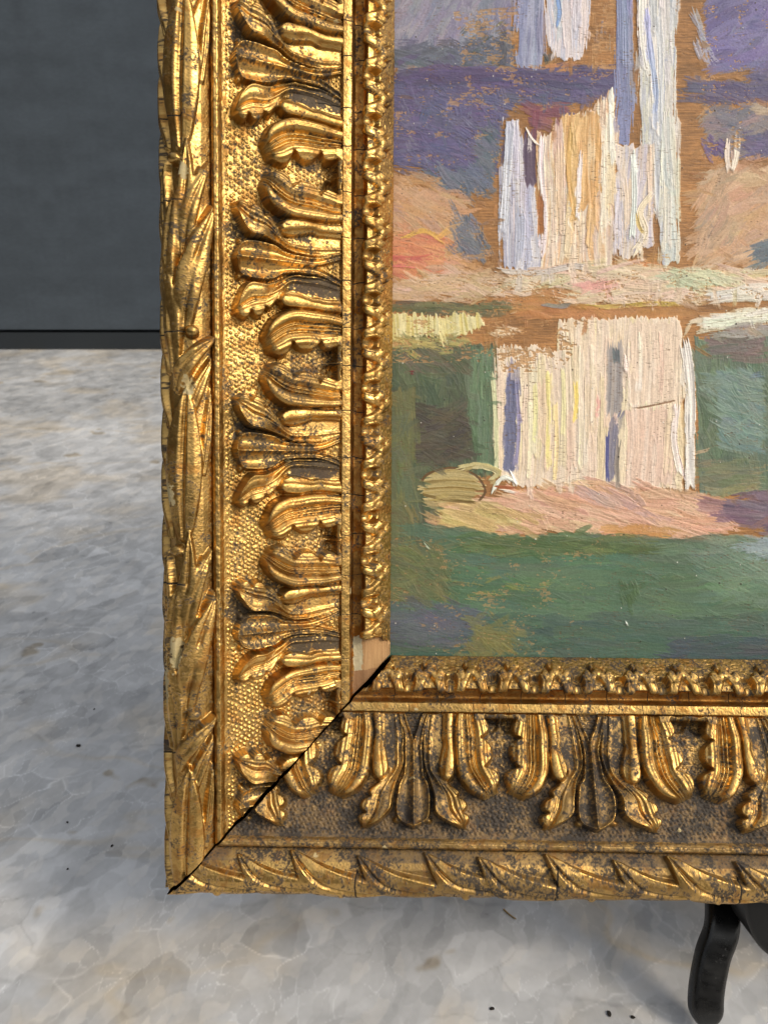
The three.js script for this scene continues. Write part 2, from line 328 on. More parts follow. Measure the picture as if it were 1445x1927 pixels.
const laurelUp = garland((leaf, berry) => { // broad central leaf and the stems that fan out from below it
  leaf([S0(620), 50], [S0(880), 42], 28, 2, { up: 13, p: 0.9, dome: 2.5, rib: 7 });
  leaf([S0(455), 58], [S0(640), 40], 13, -6, { up: 11, dome: 4 });
  leaf([S0(440), 66], [S0(610), 76], 12, 5, { up: 11, dome: 4 });
  leaf([S0(470), 44], [S0(590), 14], 12, 5, { up: 13, dome: 4 });
  leaf([S0(330), 48], [S0(470), 12], 16, 5, { up: 15, dome: 4 });
  leaf([S0(300), 62], [S0(440), 84], 14, -5, { up: 12, dome: 4 });
  leaf([S0(970), 46], [S0(1180), 2], 19, 8, { up: 16, dome: 4.5 });
  leaf([S0(868), 62], [S0(965), 0], 13, 8, { up: 18, rib: 2 });
  leaf([S0(820), 42], [S0(930), 2], 11, 4, { up: 9 });
  leaf([S0(900), 64], [S0(1090), 72], 16, -4, { up: 12, dome: 4 });
  leaf([S0(1010), 68], [S0(1200), 52], 14, 6, { up: 14, dome: 4 });
  leaf([S0(1090), 46], [S0(1238), 20], 13, 4, { up: 11 });
  leaf([S0(1150), 40], [S0(1250), 4], 10, 4, { up: 10 });
  leaf([S0(730), 18], [S0(880), 4], 8, 0, { up: 7 });
  for (let k = 0; k < 7; k++) {             // outer flank: slender leaves that overlap towards the edge
    const s0 = S0(440) + k * LP / 7;
    leaf([s0, 80 + 6 * (k % 2)], [s0 + 150, 130 - 5 * (k % 3)], 12 + (k % 3), 5 - 3 * (k % 2), { up: 12, p: 0.9, dome: 3.4 });
    leaf([s0 + 40, 110], [s0 + 178, 160], 13, -4, { up: 10, dome: 3.4 });
  }
  berry(S0(605), 57); berry(S0(968), 34);
});
const laurelAlong = garland((leaf, berry) => { // lower rail: long S-curved leaves that sweep from the outer edge up to the rib
  for (let k = 0; k < 6; k++) {
    const s0 = k * LP / 6, v = (k * 37) % 3;
    leaf([s0, 96 + 5 * v], [s0 + 210 + 8 * v, 4 + 7 * (k % 2)], 24 + 2 * v, 12, { up: 9 + 1.5 * v, s: -12, p: 1.45, dome: 3, low: 1, rib: 3.5 });
    leaf([s0 + 34, 118], [s0 + 190, 66 + 6 * v], 19, 6, { up: 8, s: -5, p: 1.3, dome: 3, low: 1 });
    leaf([s0 + 10, 146], [s0 + 170, 112], 15, 6, { up: 12, dome: 3.4 });
    if (k % 2) berry(s0 + 30, 74, 9);
  }
});
// ---- one rail: relief, ids
const gridAxes = (list) => {                // alternating stalk / heart axes along the rail, extended evenly
  const a = list.slice();
  while (a[0] > -700) a.unshift(a[0] - 160.5);
  while (a[a.length - 1] < 3200) a.push(a[a.length - 1] + 160.5);
  return a;
};
function makeRailSurface(o) {
  const L0 = o.laurel;
  const axes = gridAxes(o.axes), stalkFirst = ((axes.indexOf(o.stalkAt)) % 2 === 0) ? 0 : 1;
  function unitAt(s) {
    let i = Math.floor((s - axes[0]) / 160.5); i = clamp(i, 0, axes.length - 2);
    while (i > 0 && axes[i] > s) i--; while (i < axes.length - 2 && axes[i + 1] <= s) i++;
    const f = (s - axes[i]) / (axes[i + 1] - axes[i]);
    return i % 2 === stalkFirst ? { X: f * UX, side: 1, i } : { X: (1 - f) * UX, side: -1, i };
  }
  const sightAt = (s) => { const f = (s - o.sight0) / o.sightP, k = Math.floor(f); return { x: (f - k - 0.5) * o.sightP, k }; };  // x = 0: stem between two hollows
  const R = { h: 0, kind: 0, inst: 0, X: 0, Y: 0, side: 0, cv: 0 };
  const cap = (x, y, ax, ay, bx, by, r, k) => { const dx = bx - ax, dy = by - ay, t = clamp(((x - ax) * dx + (y - ay) * dy) / (dx * dx + dy * dy)), d = Math.hypot(x - ax - dx * t, y - ay - dy * t); return d < r ? k * Math.sqrt(r * r - d * d) : 0; };
  const surf = (q, s) => {
    R.h = 0; R.kind = 0; R.inst = 0; R.cv = 0; R.Y = -1;
    const wob = 1.4 * (fbm(s / 60, q / 60, o.seed, 2) - 0.5);
    if (q < qRib0) {
      const y = qRib0 - q, x = o.dir * s + o.laurelPhase, fade = ss(-2, 6, y);
      R.h = L0.at(L0.z, x, y) * fade * (1 - ss(170, 200, y)); R.cv = L0.at(L0.cv, x, y);
      const id = L0.idAt(x, y); if (id && R.h > 1.2 && y < 190) { R.kind = 20 + id; R.inst = Math.floor((x + (id > 0 ? 0 : 0)) / LP); }
      R.Y = -2; R.h += wob;
    } else if (q < qCove0) { R.h = wob * 0.6 + 1.2 * (vn(s / 5, q / 5, 3) - 0.5); R.kind = 1; R.Y = -3; }
    else if (q <= qFil0) {
      const Y0 = (qFil0 - q) / (qFil0 - qCove0) * UY, u = unitAt(s), Y = Y0 + 22 * (fbm(s / 48, q / 48, o.seed + 71, 2) - 0.5) * ss(0, 80, Y0) * ss(745, 660, Y0); u.X = clamp(u.X + 22 * (fbm(s / 52, q / 52, o.seed + 73, 2) - 0.5) * ss(0, 40, u.X) * ss(500, 460, u.X), 0, UX);
      R.X = u.X; R.Y = Y; R.side = u.side;
      const z = unit.at(unit.z, u.X, Y), f = ss(UY, UY - 14, Y);
      R.h = z * 1.18 * f; R.cv = unit.at(unit.cv, u.X, Y);
      const id = unit.idAt(u.X, Y);
      if (id > 1 && z > 1.5) { R.kind = id; R.inst = id === 5 ? Math.floor((u.i + (u.side > 0 ? 1 : 2)) / 2) * 2 + (u.side > 0 ? 0 : 0) + (u.side > 0 ? u.i % 2 : (u.i + 1) % 2) * 0 : u.i; if (id === 5) R.inst = u.side > 0 ? u.i : u.i + 1; }
      else if (z < 6) {                     // stippled ground
        const w = (1 - ss(1.5, 6, z)) * ss(735, 715, Y), gx = s / 7.8, gy = q / 7.4, ix = Math.floor(gx), iy = Math.floor(gy); let b = 0;
        for (let dj = -1; dj <= 1; dj++) for (let di = -1; di <= 1; di++) {
          const cx = ix + di + 0.5 + 0.5 * ((iy + dj) & 1) - 0.25 + 0.5 * (hash(ix + di, iy + dj, o.seed + 5) - 0.5), cy = iy + dj + 0.5 + 0.5 * (hash(ix + di, iy + dj, o.seed + 6) - 0.5);
          const rr = hash(ix + di, iy + dj, 8) < 0.1 ? 0.1 : 0.30 + 0.14 * hash(ix + di, iy + dj, 9), d = Math.hypot(gx - cx, gy - cy) / rr; if (d < 1) b = Math.max(b, Math.sqrt(1 - d * d) * rr * 2.2);
        }
        R.h += -(8 * ss(190, 60, Y) * ss(300, 360, u.X) + 9 * ss(1.1, 0.7, Math.hypot((u.X - 451) / 45, (Y - 72) / 50))) * w + b * 2.4 * w + 1.5 * (fbm(s / 14, q / 14, 4, 2) - 0.5);
      }
      R.h += wob * ss(0, 30, Y);
    } else if (q < qFil1) { R.h = 0.9 * (fbm(s / 9, q / 9, 12 + o.seed, 3) - 0.5) + 0.5 * wob; R.Y = -4; R.kind = 1; }
    else if (q < qGr1) { R.h = 0.5 * (fbm(s / 20, q / 6, 14, 2) - 0.5); R.Y = -5; }
    else {
      const y = (q - qGr1) / 1.45, a = sightAt(s), lean = o.lean * ss(12, 60, y), x = a.x - lean * y * 0.35;
      R.Y = -6; R.X = a.x; R.side = y;
      let h = 0; const m = Math.abs(x);
      h = Math.max(h, cap(m, y, 26, 2, 6, 31, 6.5, 1.1), cap(m, y, 0, 34, 0, 45, 8, 1.3), cap(m, y, 9, 43, 10, 46, 5, 1.3), cap(m, y, 18, 27, 20, 31, 7, 1.4));
      const hx = o.sightP / 2 - m, rim = Math.abs(Math.hypot(hx, y - 20) - 14.5);
      if (y < 30) h = Math.max(h, rim < 3.6 ? 1.5 * Math.sqrt(3.6 * 3.6 - rim * rim) : 0);
      h = h > 5 ? 5 + 1.6 * Math.tanh((h - 5) / 4) : h;
      if (h > 1.2) { R.kind = 6; R.inst = a.k; }
      const hole = 1 - ss(9, 13, Math.hypot(hx, y - 20));
      R.h = h * mix(1.35, 1.9, ss(20, 34, y)) * ss(54, 50, y) - 10 * hole + (h < 1 ? 1.6 * (vn(s / 3.4, q / 3.4, 17) - 0.5) * ss(20, 40, y) : 0) + 0.7 * (vn(s / 3, q / 3, 18) - 0.5);
      R.cv = h - 4;
    }
    // chipped inner corner
    if (o.chip) {
      const t = prof(q)[0], e = 9 * (fbm(s / 11, q / 11, 91, 4) - 0.5);
      const d = Math.min(t - 318 + e * 0.6, 432 - s + e * 1.4, 900);
      const ov = t > 372 ? Math.min(d, 424 - s - (t - 372) * 0.9 + e) : d;
      if (ov > 0) {
        const fl = mix(-16, -50, ss(336, 384, t)), target = fl - prof(q)[1], depth = ss(0, 2.5, ov);
        R.h = mix(R.h, target * 0.98 + 1.2 * (vn(s / 24, q / 2.6, 92) - 0.5), depth);
        R.kind = t < 335 + e * 0.8 && s > 368 + e ? 11 : 10; R.inst = 0; R.Y = -7;
      }
    }
    return R;
  };
  return { surf, unitAt };
}

// ---- gilding: colour, metal, roughness and fine relief maps over (q, s)
function gildMaps(o, S) {
  const w = 896, h = 2048, c = new Uint8Array(w * h * 4), m = new Uint8Array(w * h * 4), b = new Uint8Array(w * h * 4);
  for (let j = 0; j < h; j++) {
    const s = o.texLen * (j + 0.5) / h;
    for (let i = 0; i < w; i++) {
      const q = QT * (i + 0.5) / w, r = S.surf(q, s), k = (j * w + i) * 4;
      const n1 = fbm(s / 26, q / 26, 201 + o.seed, 4), n2 = fbm(s / 7, q / 7, 211 + o.seed, 3), n3 = vn(s / 1.7, q / 1.7, 221 + o.seed), n4 = vn(s / 3.1, q / 3.1, 231 + o.seed), big = fbm(s / 90, q / 70, 241 + o.seed, 3);
      const worn = ss(0.5, 4.5, r.cv);      // crests rubbed clean
      // where grime and dust lie
      let soot = 0, dust = 0;
      if (r.Y >= 0) {
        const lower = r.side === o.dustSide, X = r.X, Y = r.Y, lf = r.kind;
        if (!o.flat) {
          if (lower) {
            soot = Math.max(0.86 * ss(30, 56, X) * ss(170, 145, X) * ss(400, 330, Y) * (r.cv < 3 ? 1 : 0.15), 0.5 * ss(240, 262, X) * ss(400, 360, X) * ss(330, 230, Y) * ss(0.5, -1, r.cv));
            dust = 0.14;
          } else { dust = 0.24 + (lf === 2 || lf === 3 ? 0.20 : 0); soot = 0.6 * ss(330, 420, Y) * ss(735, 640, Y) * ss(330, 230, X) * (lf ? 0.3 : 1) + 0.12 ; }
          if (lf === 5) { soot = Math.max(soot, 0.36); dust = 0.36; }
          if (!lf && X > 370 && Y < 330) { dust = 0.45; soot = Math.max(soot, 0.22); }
        } else {
          dust = lf ? 0.36 : mix(0.66, 0.95, ss(380, 560, Y)); soot = lf ? 0.22 : 0.5;
          if (lf === 5) { dust = 0.66; soot = 0.5; }
          if (lf === 3 && X < 190) { dust = 0.56; soot = lower ? 0.5 : 0.3; }
          if (Y > 440 && lf) dust += 0.12;
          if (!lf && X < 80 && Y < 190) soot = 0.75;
        }
      } else if (r.Y === -2) { dust = o.flat ? 0.46 + 0.5 * (big - 0.5) : 0.12; soot = o.flat ? 0.30 : 0.16; const y = qRib0 - q; if (y > 92) soot += 0.16; if (o.flat && y < 22) { dust += 0.25; } }
      else if (r.Y === -3) { dust = o.flat ? 0.62 : 0.04; soot = o.flat ? 0.3 : 0.06; }
      else if (r.Y === -4) { dust = o.flat ? 0.34 : 0.06; soot = 0.06; }
      else if (r.Y === -5) { soot = 0.16; dust = 0.06; }
      else if (r.Y === -6) { soot = 0.16 + (o.flat ? 0.22 : 0); dust = 0.06 + (o.flat ? 0.36 : 0); }
      const grain = 0.50 * n1 + 0.28 * n2 + 0.12 * n4 + 0.10 * n3;
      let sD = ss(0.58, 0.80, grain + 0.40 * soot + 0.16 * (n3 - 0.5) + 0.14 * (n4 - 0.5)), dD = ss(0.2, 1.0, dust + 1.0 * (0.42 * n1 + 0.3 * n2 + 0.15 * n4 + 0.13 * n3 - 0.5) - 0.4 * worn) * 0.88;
      const speck = ss(0.80, 0.92, 0.55 * n3 + 0.45 * n4) * 0.25;
      // crack lines across the gesso
      let crack = 0;
      for (const [cs, q0, q1, wd] of o.cracks) if (q > q0 && q < q1) { const d = Math.abs(s - cs - 5 * (fbm(q / 22, cs, 301, 3) - 0.5) * 2); crack = Math.max(crack, 1 - ss(wd * 0.5, wd, d)); }
      const fine = Math.abs(fbm(s / 15, q / 15, 311, 3) - 0.5); const cra = ss(0.012, 0.004, fine) * ss(0.5, 0.6, n1) * 0.7;
      let R, G, B, metal, rough;
      const tone = (0.80 + 0.45 * (n1 - 0.4) + 0.14 * (n3 - 0.5)) * (1 - 0.28 * ss(0.48, 0.62, big)), red = ss(0.56, 0.72, fbm(s / 18, q / 18, 251 + o.seed, 4)) * 0.5 + (r.Y === -5 ? 0.75 : 0) * (0.6 + 0.6 * n2);
      R = mix(0.74, 0.42, clamp(red)) * tone; G = mix(0.46, 0.165, clamp(red)) * tone; B = mix(0.150, 0.03, clamp(red)) * tone;
      metal = 1; rough = mix(0.27, 0.46, n2) + 0.10 * (big - 0.4) + 0.06 * (n3 - 0.5) + (r.Y >= 0 ? 0.03 : 0) + 0.2 * clamp(red);
      const put = (a, r1, g1, b1, mt, ro) => { R = mix(R, r1, a); G = mix(G, g1, a); B = mix(B, b1, a); metal = mix(metal, mt, a); rough = mix(rough, ro, a); };
      put(dD, 0.085 + 0.06 * n3, 0.062 + 0.044 * n3, 0.043 + 0.032 * n3, 0.3, 0.75);
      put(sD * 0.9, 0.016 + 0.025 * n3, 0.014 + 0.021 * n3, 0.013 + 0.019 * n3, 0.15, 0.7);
      put(speck, 0.05, 0.035, 0.02, 0.2, 0.7);
      put(Math.max(crack, cra), 0.015, 0.010, 0.006, 0, 0.9);
      for (const [ps, pq, rs, rq] of o.losses) { const d = Math.hypot((s - ps) / rs, (q - pq) / rq) + 1.1 * (n2 - 0.5) + 0.8 * (n4 - 0.5); if (d < 1.15) put(ss(1.1, 0.95, d), 0.42 + 0.1 * n2, 0.34 + 0.08 * n2, 0.2, 0, 0.8); }
      if (r.kind === 10) { const gr = fbm(s / 40, q / 2.2, 261, 3); R = 0.33 + 0.18 * gr; G = 0.18 + 0.13 * gr; B = 0.075 + 0.07 * gr; if (s < 366 + 10 * (n1 - 0.5)) { R *= 0.66; G *= 0.6; B *= 0.6; } metal = 0; rough = 0.7; }
      if (r.kind === 11) { const l = 0.85 + 0.3 * n2; R = 0.46 * l; G = 0.40 * l; B = 0.26 * l; metal = 0; rough = 0.8; }
      c[k] = toSRGB(clamp(R)); c[k + 1] = toSRGB(clamp(G)); c[k + 2] = toSRGB(clamp(B)); c[k + 3] = 255;
      m[k] = 0; m[k + 1] = clamp(rough, 0.12, 1) * 255; m[k + 2] = clamp(metal) * 255; m[k + 3] = 255;
      const bh = clamp(0.5 + 0.34 * (n3 - 0.5) + 0.30 * (n4 - 0.5) + 0.16 * (n2 - 0.5) - 0.5 * crack - 0.3 * cra + 0.1 * sD); b[k] = b[k + 1] = b[k + 2] = bh * 255; b[k + 3] = 255;
    }
  }
  const mr = dataTex(w, h, m);
  return new THREE.MeshStandardMaterial({ map: dataTex(w, h, c, true), metalnessMap: mr, roughnessMap: mr, metalness: 1, roughness: 1, bumpMap: dataTex(w, h, b), bumpScale: 0.75 * K });
}

const KIND_NAMES = { 2: 'acanthus_leaf', 3: 'acanthus_leaf', 4: 'leaf_lobe', 5: 'stalk', 6: 'sight_edge_leaf', 10: 'exposed_wood', 11: 'gesso_edge' };
function steps(a, b, list) {                // list of [upTo, step]
  const r = [a]; let x = a;
  for (const [to, st] of list) { const e = Math.min(to, b), n = Math.max(1, Math.round((e - x) / st)); if (e <= x) continue; for (let i = 1; i <= n; i++) r.push(x + (e - x) * i / n); x = e; }
  return r;
}
function buildRail(frame, o, S, material) {
  const { surf } = S, qs = steps(0, QT, o.qSteps), rows = steps(0, o.len, o.sSteps), nq = qs.length, ns = rows.length;
  const pos = new Float32Array(nq * ns * 3), nor = new Float32Array(nq * ns * 3), uv = new Float32Array(nq * ns * 2), key = new Int32Array(nq * ns), ends = new Uint8Array(nq * ns);
  for (let j = 0; j < ns; j++) for (let i = 0; i < nq; i++) {
    const q = qs[i], s0 = rows[j], p = prof(q), n = norm(q), r = surf(q, s0), k = j * nq + i;
    const along = r.kind === 10 || r.kind === 11;
    const t = p[0] + (along ? 0 : n[0] * r.h), z = p[1] + (along ? r.h : n[1] * r.h);
    const lo = t + o.gap(t, 0), hi = o.len - t - o.gap(t, 1), s = clamp(s0, lo, hi);
    if (s0 < lo) ends[k] = 1; else if (s0 > hi) ends[k] = 2;
    const P = o.to(t, s, z);
    pos[k * 3] = P[0] * K; pos[k * 3 + 1] = P[1] * K; pos[k * 3 + 2] = P[2] * K;
    uv[k * 2] = q / QT; uv[k * 2 + 1] = s / o.texLen;
    key[k] = r.kind > 1 ? r.kind * 1000 + 100 + r.inst : 0;
  }
  const groups = new Map(), flip = o.flip;
  const add = (kk, a, b, c) => { let g = groups.get(kk); if (!g) groups.set(kk, g = []); if (flip) g.push(a, c, b); else g.push(a, b, c); };
  for (let j = 0; j < ns - 1; j++) for (let i = 0; i < nq - 1; i++) {
    const a = j * nq + i, b = a + 1, c = a + nq, d = c + 1;
    if (ends[a] && ends[a] === ends[c] && ends[b] === ends[a] && ends[d] === ends[a]) continue;
    const kk = o.split ? (key[a] === key[d] ? key[a] : key[b] === key[c] ? key[b] : Math.min(key[a], key[d])) : 0;
    add(kk, a, b, c); add(kk, b, d, c);
  }
  // smooth normals over the whole rail, shared by all of its pieces
  for (const g of groups.values()) for (let i = 0; i < g.length; i += 3) {
    const [a, b, c] = [g[i] * 3, g[i + 1] * 3, g[i + 2] * 3];
    const ux = pos[b] - pos[a], uy = pos[b + 1] - pos[a + 1], uz = pos[b + 2] - pos[a + 2], vx = pos[c] - pos[a], vy = pos[c + 1] - pos[a + 1], vz = pos[c + 2] - pos[a + 2];
    const x = uy * vz - uz * vy, y = uz * vx - ux * vz, z = ux * vy - uy * vx;
    for (const v of [a, b, c]) { nor[v] += x; nor[v + 1] += y; nor[v + 2] += z; }
  }
  for (let i = 0; i < nor.length; i += 3) { const l = Math.hypot(nor[i], nor[i + 1], nor[i + 2]) || 1; nor[i] /= l; nor[i + 1] /= l; nor[i + 2] /= l; }
  const toGeo = (idx, extra) => {
    const map = new Map(), P = [], N = [], T = [], I = [];
    for (const v of idx) { let n = map.get(v); if (n === undefined) { n = map.size; map.set(v, n); P.push(pos[v * 3], pos[v * 3 + 1], pos[v * 3 + 2]); N.push(nor[v * 3], nor[v * 3 + 1], nor[v * 3 + 2]); T.push(uv[v * 2], uv[v * 2 + 1]); } I.push(n); }
    if (extra) extra(P, N, T, I);
    const g = new THREE.BufferGeometry();
    g.setAttribute('position', new THREE.Float32BufferAttribute(P, 3)); g.setAttribute('normal', new THREE.Float32BufferAttribute(N, 3)); g.setAttribute('uv', new THREE.Float32BufferAttribute(T, 2)); g.setIndex(I);
    return g;
  };
  // mitre faces and back, so that the rail is a solid
  const solid = (P, N, T, I) => {
    const quad = (a, b, c, d, n) => { const k = P.length / 3; for (const p of [a, b, c, d]) { P.push(p[0], p[1], p[2]); N.push(...n); T.push(0.5, 0.02); } I.push(k, k + 1, k + 2, k, k + 2, k + 3); };
    for (const e of [1, 2]) {
      const edge = [];
      for (let i = 0; i < nq; i++) { const j = e === 1 ? 0 : ns - 1; edge.push([...pos.slice((j * nq + i) * 3, (j * nq + i) * 3 + 3)]); }
      const n = new THREE.Vector3(...o.to(0, 0, 0)).sub(new THREE.Vector3(...o.to(1, e === 1 ? -1 : 1, 0))).normalize().toArray();
      for (let i = 0; i < nq - 1; i++) { const a = edge[i], b = edge[i + 1]; quad(a, b, [b[0], b[1], -95 * K], [a[0], a[1], -95 * K], n); }
    }
    const pt = (t, s) => o.to(t, s, -95).map((v) => v * K);
    quad(pt(14, 14), pt(372, 372), pt(372, o.len - 372), pt(14, o.len - 14), [0, 0, -1]);
    const w = (t, s, z) => o.to(t, s, z).map((v) => v * K);
    quad(w(372, 372, -95), w(372, o.len - 372, -95), w(372, o.len - 372, -60), w(372, 372, -60), [0, 0, 1]);
  };
  // one mesh per connected piece; slivers stay with the rail
  const pieces = [], ground = groups.get(0) || [], parent = new Int32Array(nq * ns);
  for (const [kk, idx] of [...groups].sort((a, b) => a[0] - b[0])) {
    if (!kk) continue;
    for (const v of idx) parent[v] = v;
    const find = (v) => { while (parent[v] !== v) v = parent[v] = parent[parent[v]]; return v; };
    for (let i = 0; i < idx.length; i += 3) { const a = find(idx[i]), b = find(idx[i + 1]); parent[a] = b; const c = find(idx[i + 2]); parent[c] = find(b); }
    const comp = new Map(); for (let i = 0; i < idx.length; i += 3) { const r = find(idx[i]); let g = comp.get(r); if (!g) comp.set(r, g = []); g.push(idx[i], idx[i + 1], idx[i + 2]); }
    for (const g of comp.values()) if (g.length < 240) for (const v of g) ground.push(v); else pieces.push([kk, g]);
  }
  const rail = new THREE.Mesh(toGeo(ground, solid), material);
  rail.name = o.name; frame.add(rail); if (o.label) rail.userData.label = o.label;
  for (const [kk, idx] of pieces) {
    const kind = Math.floor(kk / 1000), lid = kind - 20, m = new THREE.Mesh(toGeo(idx), material);
    m.name = KIND_NAMES[kind] || (o.laurel.berries.has(lid) ? 'berry' : 'laurel_leaf');
    if (kind === 10) m.userData.label = 'bare orange wood where the gilding broke off at the corner';
    if (kind === 11) m.userData.label = 'cream gesso edge of the chipped corner';
    rail.add(m);
  }
  return rail;
}
const frame = new THREE.Group(); frame.name = 'picture_frame';
tag(frame, 'ornate antique gilded picture frame with acanthus leaves and an open mitre joint', 'picture frame');
const gapA = (sd) => (t) => 1.6 + 1.6 * fbm(t / 22, sd, 401 + sd, 3) + 1.0 * ss(280, 330, t) + 1.4 * gs(t - 140, 40);
const fineQ = [[60, 12], [qRib0 - 130, 5], [qRib0, 1.55], [qFil0, 1.35], [qFil1 + 2, 1.6], [qGr1 - 3, 3], [qSight1, 1.3], [QT, 3]];
const coarseQ = [[60, 30], [qFil0, 6], [qSight1, 5], [QT, 6]];
const cracksL = [], cracksB = [];
for (const [s, a, b, w] of [[1318, 40, 250, 1.5], [1180, 60, 250, 1.4], [968, 60, 250, 1.5], [548, 60, 250, 2.2], [250, 90, 220, 1.6], [1190, 20, 80, 1], [700, 60, 180, 1]]) cracksL.push([s, a, b, w]);
for (let k = 0; k < 22; k++) cracksL.push([300 + k * 77 + 22 * hash(k, 1, 1), qFil0 - 60 * hash(k, 5, 1), qGr1 + 2, 0.7 + 0.6 * hash(k, 3, 1)]);
for (const [s, a, b, w] of [[333, 60, 260, 1.9], [675, 60, 270, 2.2], [983, 60, 260, 2], [500, 100, 230, 1.1], [850, 90, 200, 1.2]]) cracksB.push([s, a, b, w]);
for (let k = 0; k < 16; k++) cracksB.push([395 + k * 77 + 8 * hash(k, 2, 2), qFil1, qGr1 + 2, 0.9]);
for (let k = 0; k < 12; k++) cracksB.push([420 + k * 61, qFil0 - 30, qFil1, 0.7]);
const railL = { name: 'rail', len: H, seed: 3, dir: 1, laurel: laurelUp, laurelPhase: -605, axes: [315.4, 458.5, 613.3, 774, 930, 1098, 1254.9, 1420.8, 1581, 1732.2], stalkAt: 458.5, sight0: 576.5, sightP: 78.2, lean: 1, texLen: 1700, flat: false, dustSide: -1, chip: true,
  gap: gapA(1), to: (t, s, z) => [t, s, z], flip: false, split: true, cracks: cracksL, losses: [[432, qRib0 - 58, 26, 8], [372, qRib0 - 78, 38, 9], [700, qRib0 - 66, 16, 6], [1225, qRib0 - 46, 12, 10], [880, qRib0 - 40, 16, 7]],
  qSteps: fineQ, sSteps: [[1640, 1.5], [H, 9]], label: 'upright rail with bright gilding and a chipped inner corner' };
const railB = { name: 'rail', len: W, seed: 8, dir: -1, laurel: laurelAlong, laurelPhase: 1300, axes: [272.9, 430.8, 587.9, 748, 929.9, 1090.3], stalkAt: 430.8, sight0: 576.1, sightP: 77.4, lean: 0, texLen: 1300, flat: true, dustSide: 1, chip: false,
  gap: gapA(2), to: (t, s, z) => [s, t, z], flip: true, split: true, cracks: cracksB, losses: [[30, qRib0 - 120, 16, 30]],
  qSteps: fineQ, sSteps: [[1150, 1.5], [W, 9]], label: 'lower rail dulled by grey dust and grime' };
for (let k = 0; k < 11; k++) { railL.losses.push([200 + 1450 * hash(k, 41, 1), 110 + 480 * hash(k, 42, 1), 2 + 4 * hash(k, 43, 1), 2 + 3 * hash(k, 44, 1)]); railB.losses.push([200 + 900 * hash(k, 45, 1), 110 + 480 * hash(k, 46, 1), 2 + 3.5 * hash(k, 47, 1), 2 + 3 * hash(k, 48, 1)]); }
const surfL = makeRailSurface(railL), surfB = makeRailSurface(railB);
const goldL = gildMaps(railL, surfL), goldB = gildMaps(railB, surfB);
buildRail(frame, railL, surfL, goldL);
buildRail(frame, railB, surfB, goldB);
const far = { sSteps: [[5000, 9]], qSteps: coarseQ, split: false, chip: false };
const railT = { ...railB, ...far, to: (t, s, z) => [s, H - t, z], flip: false, label: undefined, texLen: 1700 }, railR = { ...railL, ...far, to: (t, s, z) => [W - t, s, z], flip: true, label: undefined };
buildRail(frame, railT, makeRailSurface(railT), goldL);
buildRail(frame, railR, makeRailSurface(railR), goldL);
place(frame);

